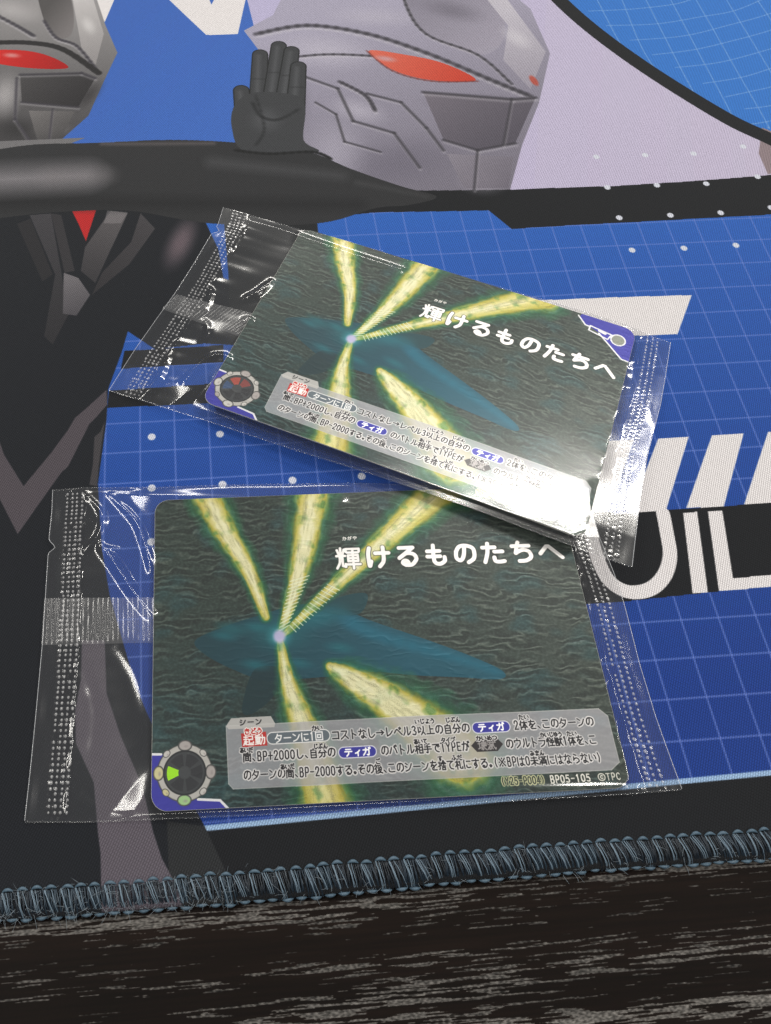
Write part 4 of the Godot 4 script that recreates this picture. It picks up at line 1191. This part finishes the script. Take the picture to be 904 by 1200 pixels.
	_packet(rear, "clear plastic packet lying askew behind, its corner resting on the near packet", {
		"left": PackedVector3Array([Vector3(-66.14, 0.68, -29.27), Vector3(-64.73, 0.67, -22.94), Vector3(-64.69, 0.58, -18.06), Vector3(-64.43, 0.04, -7.72), Vector3(-64.57, -0.73, 3.36), Vector3(-65.22, -1.51, 12.93), Vector3(-65.79, -2.24, 21.82), Vector3(-66.01, -3.35, 35.21)]),
		"right": PackedVector3Array([Vector3(52.3, -0.38, -31.69), Vector3(52.8, -0.29, -20.18), Vector3(53.09, -0.45, -11.05), Vector3(52.7, -0.6, 4.58), Vector3(53.27, -0.6, 17.55), Vector3(53.9, -0.73, 26.23), Vector3(54.51, -1.06, 33.13)]),
		"top": PackedVector3Array([Vector3(-66.14, 0.68, -29.27), Vector3(-59.35, 0.41, -29.77), Vector3(-33.09, -0.1, -31.25), Vector3(-0.72, -0.36, -31.91), Vector3(29.87, -0.46, -32.98), Vector3(45.82, -0.53, -32.53), Vector3(52.3, -0.38, -31.69)]),
		"bottom": PackedVector3Array([Vector3(-66.01, -3.35, 35.21), Vector3(-59.16, -3.05, 34.99), Vector3(-41.61, -2.19, 34.63), Vector3(-20.82, -1.49, 34.32), Vector3(-1.09, -0.75, 33.65), Vector3(21.72, -0.38, 33.35), Vector3(41.55, -0.59, 33.55), Vector3(54.51, -1.06, 33.13)]),
		"card_y": 0.40, "notch": 0.14, "columns": [4, 3], "inset": [2.6, 2.4, 3.4, 2.6], "seam": PackedVector3Array([Vector3(-64.28, -1.22, 3.04), Vector3(-34.69, -0.81, 0.37), Vector3(-39.46, -1.28, 9.32), Vector3(-65.51, -1.54, 8.67)]), "seed": 9,
		"creases": [
			[PackedVector2Array([Vector2(-59.01, 36.8), Vector2(-56.45, 30.74), Vector2(-56.83, 24.75), Vector2(-57.72, 19.38)]), 1.0, 0.8], [PackedVector2Array([Vector2(-50.21, 27.38), Vector2(-48.08, 20.8), Vector2(-46.55, 18.39), Vector2(-43.4, 17.54)]), 1.0, 0.9], [PackedVector2Array([Vector2(-47.49, -1.74), Vector2(-45.64, -3.86), Vector2(-43.75, -9.24)]), 1.1, 0.8],
			[PackedVector2Array([Vector2(-61.82, -4.28), Vector2(-56.62, -0.78), Vector2(-55.51, 5.06), Vector2(-57.06, 7.64)]), 0.9, 0.5], [PackedVector2Array([Vector2(-56.82, -27.4), Vector2(-48.55, -27.59), Vector2(-31.51, -26.95), Vector2(-15.2, -26.92)]), 1.2, 0.5], [PackedVector2Array([Vector2(-45.12, 4.68), Vector2(-43, 4.33)]), 0.7, 0.5], [PackedVector2Array([Vector2(-51.53, 15.4), Vector2(-51.89, 10.79), Vector2(-54.06, 8.13)]), 0.8, 0.4],
			[PackedVector2Array([Vector2(46.05, -8.86), Vector2(45.73, -19.87), Vector2(45.9, -27.24)]), 1.0, 0.6], [PackedVector2Array([Vector2(44.11, 18.52), Vector2(46.15, 23.4), Vector2(47.08, 31.88)]), 1.5, 0.9], [PackedVector2Array([Vector2(50.83, -19.32), Vector2(50.24, -10.75), Vector2(52.88, -3.97)]), 0.9, 0.7], [PackedVector2Array([Vector2(50.56, -2.93), Vector2(50.92, 7.05), Vector2(49.97, 12.34)]), 1.0, 0.5], [PackedVector2Array([Vector2(41.55, 34.34), Vector2(44.81, 31.15), Vector2(48.12, 33.58)]), 0.9, 0.8]],
	})


func _along(p: PackedVector3Array, t: float) -> Vector3:
	# a place on a line of points, by its share of the length
	var total := 0.0
	for i in p.size() - 1:
		total += p[i].distance_to(p[i + 1])
	var left := t * total
	for i in p.size() - 1:
		var d := p[i].distance_to(p[i + 1])
		if left <= d or i == p.size() - 2:
			return p[i].lerp(p[i + 1], minf(left / d, 1.0))
		left -= d
	return p[p.size() - 1]


func _packet(t: Transform3D, label: String, d: Dictionary) -> void:
	var o := base("card_packet", label, "plastic packet", t, "clear card packets")
	var left: PackedVector3Array = d.left
	var right: PackedVector3Array = d.right
	var top: PackedVector3Array = d.top
	var bottom: PackedVector3Array = d.bottom
	var rnd := RandomNumberGenerator.new()
	rnd.seed = d.seed
	var length := top[0].distance_to(top[top.size() - 1])
	var depth := left[0].distance_to(left[left.size() - 1])
	var seal := 7.4
	# columns of the film: close together in the two seals, wider between
	var us := PackedFloat32Array()
	var x := 0.0
	while x < seal:
		us.append(x / length)
		x += 0.19
	var first_seal := us.size()
	us.append(seal / length)
	x = seal + 0.5
	while x < length - seal - 0.25:
		us.append(x / length)
		x += 0.40
	var second_seal := us.size()
	x = length - seal
	while x < length - 0.05:
		us.append(x / length)
		x += 0.19
	us.append(1.0)
	var nv := int(depth / 0.21)
	var nu := us.size()
	var lefts := PackedVector3Array()
	var rights := PackedVector3Array()
	for j in nv:
		lefts.append(_along(left, j / (nv - 1.0)))
		rights.append(_along(right, j / (nv - 1.0)))
	var tops := PackedVector3Array()
	var bottoms := PackedVector3Array()
	for u in us:
		tops.append(_along(top, u))
		bottoms.append(_along(bottom, u))
	# creases as fine polylines with a bounding box each
	var creases := []
	for c in d.creases:
		var pts := curve(c[0], false, 5)
		var box := Rect2(pts[0], Vector2.ZERO)
		for p in pts:
			box = box.expand(p)
		creases.append([pts, c[1], c[2], box.grow(c[1] * 3.0)])
	var wob := noise(d.seed * 10 + 1, 0.055, 1)
	var ripple := noise(d.seed * 10 + 2, 0.16, 1)
	var crimp := noise(d.seed * 10 + 3, 0.5, 1)
	var v := PackedVector3Array()
	v.resize(nu * nv)
	var back := PackedVector3Array()
	back.resize(nu * nv)
	for j in nv:
		var tv := j / (nv - 1.0)
		for i in nu:
			var u := us[i]
			var p := lefts[j].lerp(rights[j], u) + tops[i].lerp(bottoms[i], tv) - tops[0].lerp(tops[nu - 1], u).lerp(bottoms[0].lerp(bottoms[nu - 1], u), tv)
			var q := Vector2(p.x, p.z)
			var ground := p.y
			var from_left := u * length
			var from_right := (1.0 - u) * length
			var from_end := minf(from_left, from_right)
			# how far outside the card (negative inside)
			var e := Vector2(absf(q.x) - 41.0, absf(q.y) - 28.5)
			var out := Vector2(maxf(e.x, 0.0), maxf(e.y, 0.0)).length() + minf(maxf(e.x, e.y), 0.0) - 3.0
			var rest := minf(minf(tv, 1.0 - tv) * depth, maxf(from_end - seal + 1.2, 0.0))
			var y := ground
			var loose := 1.0
			if out <= 0.0:
				y = d.card_y
				loose = 0.10 + 0.35 * exp(out / 2.0)
			else:
				var s := out / (out + rest + 0.001)
				var f := 1.0 - s
				var tent := f * f * (1.6 - 0.6 * f)
				var arc := sqrt(maxf(0.0, 1.0 - s * s))
				var side := clampf(1.0 - (from_end - seal) / 6.0, 0.0, 1.0) if e.y < e.x else 0.0
				y = lerpf(ground, d.card_y, lerpf(arc, tent, maxf(side, clampf((rest + out - 5.0) / 4.0, 0.0, 1.0))))
				loose = (0.4 if rest + out < 5.0 else 1.0) * sin(PI * clampf(s, 0.0, 1.0)) * 0.9 + 0.1 + 0.35 * (1.0 - s)
			# slack and tension: soft waves, and fans of ripples that run out of the seals
			y += loose * (0.17 * wob.get_noise_2d(q.x, q.y) + 0.025 * ripple.get_noise_2d(q.x * 0.6, q.y))
			var fan := exp(-maxf(from_end - seal, 0.0) / 5.0)
			if from_end > seal - 1.0:
				y += fan * (0.22 if out > 0.0 else 0.06 * exp(out / 0.6)) * ripple.get_noise_2d(q.x * 0.12 + (200.0 if from_right < from_left else 0.0), q.y * 1.4) * minf(1.0, (from_end - seal + 1.0))
			for c in creases:
				if (c[3] as Rect2).has_point(q):
					var best := 1e9
					var where := 0.0
					var pts: PackedVector2Array = c[0]
					for k in pts.size() - 1:
						var near := Geometry2D.get_closest_point_to_segment(q, pts[k], pts[k + 1])
						var dist := near.distance_to(q)
						if dist < best:
							best = dist
							where = (k + near.distance_to(pts[k]) / maxf(pts[k].distance_to(pts[k + 1]), 0.001)) / (pts.size() - 1)
					var g: float = best / c[1]
					y += c[2] * 1.0 * exp(-g * g * 1.1) * (0.35 + 0.65 * sin(PI * clampf(where, 0.02, 0.98))) * minf(1.0, rest * 0.6 + 0.15)
			# the crimped seals: rows of pressed beads
			if from_end < seal:
				var at_left := from_left < from_right
				var cols: int = d.columns[0 if at_left else 1]
				var inset: float = lerpf(d.inset[0 if at_left else 1], d.inset[2 if at_left else 3], tv)
				var wide := 1.05 if at_left else 1.25
				var a := (from_end - inset) / wide
				var lane := floorf(a)
				var bead_pitch := 1.02 if at_left else 1.12
				var b := tv * depth / bead_pitch + (0.0 if at_left else lane * 0.3)
				if lane >= 0.0 and lane < cols:
					var r := Vector2((a - lane - 0.5) * 2.0, (b - floorf(b) - 0.5) * 1.7).length()
					var strength := 0.7 + 0.7 * crimp.get_noise_2d(lane * 7.0, floorf(b) * 5.0)
					y += 0.05 * strength * maxf(0.0, 1.0 - r * r * 1.5)
				y += 0.26 * wob.get_noise_2d(q.x * 0.8 + 60.0, q.y * 1.1) * clampf(from_end / 2.0, 0.3, 1.0)
			# the tear notch
			if d.notch > 0.0 and from_left < 2.2:
				var nd: float = (tv - d.notch) * depth
				var bite := maxf(0.0, 1.0 - absf(nd) / 1.5) * 1.5 * (1.0 - from_left / 2.2)
				var way := (rights[j] - lefts[j]).normalized()
				p += way * bite
			v[j * nu + i] = Vector3(p.x, y, p.z)
			var low := ground - 0.30
			if out <= 0.0:
				low = minf(low, d.card_y - 0.85)
			back[j * nu + i] = Vector3(p.x, minf(low + 0.05 * wob.get_noise_2d(q.x + 90.0, q.y), y - 0.08), p.z)
	_strip("front_film", v, nu, nv, first_seal, second_seal, o)
	_strip("end_seal", v, nu, nv, 0, first_seal, o)
	_strip("end_seal", v, nu, nv, second_seal, nu - 1, o)
	_strip("back_film", back, nu, nv, 0, nu - 1, o, 3)
	_beads(v, us, nu, nv, length, depth, seal, d, crimp, o)
	# pale tubes added along the cut edges, their shine put into the colour
	for i in [0, nu - 1]:
		var path := PackedVector3Array()
		var rad := PackedFloat32Array()
		for j in range(0, nv, 3):
			path.append(v[j * nu + i])
			rad.append(0.075)
		var tv := PackedVector3Array()
		var ti := PackedInt32Array()
		tube(tv, ti, path, rad, 5)
		part("cut_edge_shine", mesh_of(tv, ti), rim_film, o)
	# the folds along the two long sides
	for j in [0, nv - 1]:
		var path := PackedVector3Array()
		var rad := PackedFloat32Array()
		for i in range(0, nu, 3):
			path.append(v[j * nu + i] + Vector3(0, -0.16, 0))
			rad.append(0.17)
		var tv := PackedVector3Array()
		var ti := PackedInt32Array()
		tube(tv, ti, path, rad, 7)
		part("side_fold", mesh_of(tv, ti), film, o)
	# the seam on the back, pressed into fine ribs
	var sm: PackedVector3Array = d.seam
	var su := int(sm[0].distance_to(sm[1]) / 0.16)
	var sv := 24
	v = PackedVector3Array()
	for j in sv:
		for i in su:
			var a := i / (su - 1.0)
			var b := j / (sv - 1.0)
			var p := sm[0].lerp(sm[1], a).lerp(sm[3].lerp(sm[2], a), b)
			var rib := 0.5 + 0.5 * sin(a * sm[0].distance_to(sm[1]) * TAU / 1.0)
			p.y += 0.10 * rib * (0.4 + 1.6 * absf(wob.get_noise_2d(p.x * 3.0, p.z))) * (1.0 if b < 0.93 else 0.2) + 0.12 * wob.get_noise_2d(p.x, p.z)
			v.append(p)
	part("back_seam", mesh_of(v, grid_index(su, sv)), seam_film, o)


# the pressed beads of the two seals: whitish for light frosting and for painted lamp glints
func _beads(all: PackedVector3Array, us: PackedFloat32Array, nu: int, nv: int, length: float, depth: float, seal: float, d: Dictionary, crimp: FastNoiseLite, o: Node3D) -> void:
	for at_left in [true, false]:
		var v := PackedVector3Array()
		var idx := PackedInt32Array()
		var cols: int = d.columns[0 if at_left else 1]
		var wide := 1.05 if at_left else 1.25
		var pitch := 1.02 if at_left else 1.12
		for lane in cols:
			for k in int(depth / pitch) + 1:
				var tv := (k + 0.5 - (0.0 if at_left else fposmod(lane * 0.3, 1.0))) * pitch / depth
				if tv < 0.012 or tv > 0.988:
					continue
				var inset := lerpf(d.inset[0 if at_left else 1], d.inset[2 if at_left else 3], tv)
				var across := inset + (lane + 0.5) * wide
				var s := crimp.get_noise_2d(lane * 7.0, k * 5.0)
				var size := 0.85 + 0.2 * s + rng.randf_range(-0.06, 0.06)
				if rng.randf() < 0.015:
					continue
				var i := 0
				var u := across / length if at_left else 1.0 - across / length
				i = us.bsearch(u)
				var j := clampi(int(round(tv * (nv - 1))), 1, nv - 2)
				i = clampi(i, 1, nu - 2)
				var c := all[j * nu + i]
				var ex := (all[j * nu + i + 1] - all[j * nu + i - 1]).normalized()
				var ez := (all[(j + 1) * nu + i] - all[(j - 1) * nu + i]).normalized()
				var up := ez.cross(ex).normalized()
				if up.y < 0.0:
					up = -up
				var lean := Vector2(rng.randf_range(-0.12, 0.12), rng.randf_range(-0.12, 0.12))
				var first := v.size()
				v.append(c + up * (0.02 + 0.26 * size) + ex * lean.x * 0.3 + ez * lean.y * 0.3)
				for ring in 2:
					var rr: float = [0.6, 1.0][ring]
					var lift: float = [0.20, 0.02][ring]
					for m in 8:
						var a := TAU * m / 8.0
						v.append(c + (ex * cos(a) * 0.30 + ez * sin(a) * 0.36) * rr * size + up * lift * size + (ex * lean.x + ez * lean.y) * 0.3 * (1.0 - rr))
				for m in 8:
					var n := (m + 1) % 8
					idx.append_array(PackedInt32Array([first, first + 1 + n, first + 1 + m]))
					idx.append_array(PackedInt32Array([first + 1 + m, first + 1 + n, first + 9 + m, first + 1 + n, first + 9 + n, first + 9 + m]))
		var b := part("seal_beads", mesh_of(v, idx), bead_film, o)
		b.set_meta("kind", "stuff")


func _strip(called: String, all: PackedVector3Array, nu: int, nv: int, from: int, to: int, o: Node3D, every := 1) -> void:
	var v := PackedVector3Array()
	var cols: Array[int] = []
	var rows: Array[int] = []
	for i in range(from, to + 1, every):
		cols.append(i)
	if cols[cols.size() - 1] != to:
		cols.append(to)
	for j in range(0, nv, every):
		rows.append(j)
	if rows[rows.size() - 1] != nv - 1:
		rows.append(nv - 1)
	for j in rows:
		for i in cols:
			v.append(all[j * nu + i])
	part(called, mesh_of(v, grid_index(cols.size(), rows.size())), film, o)
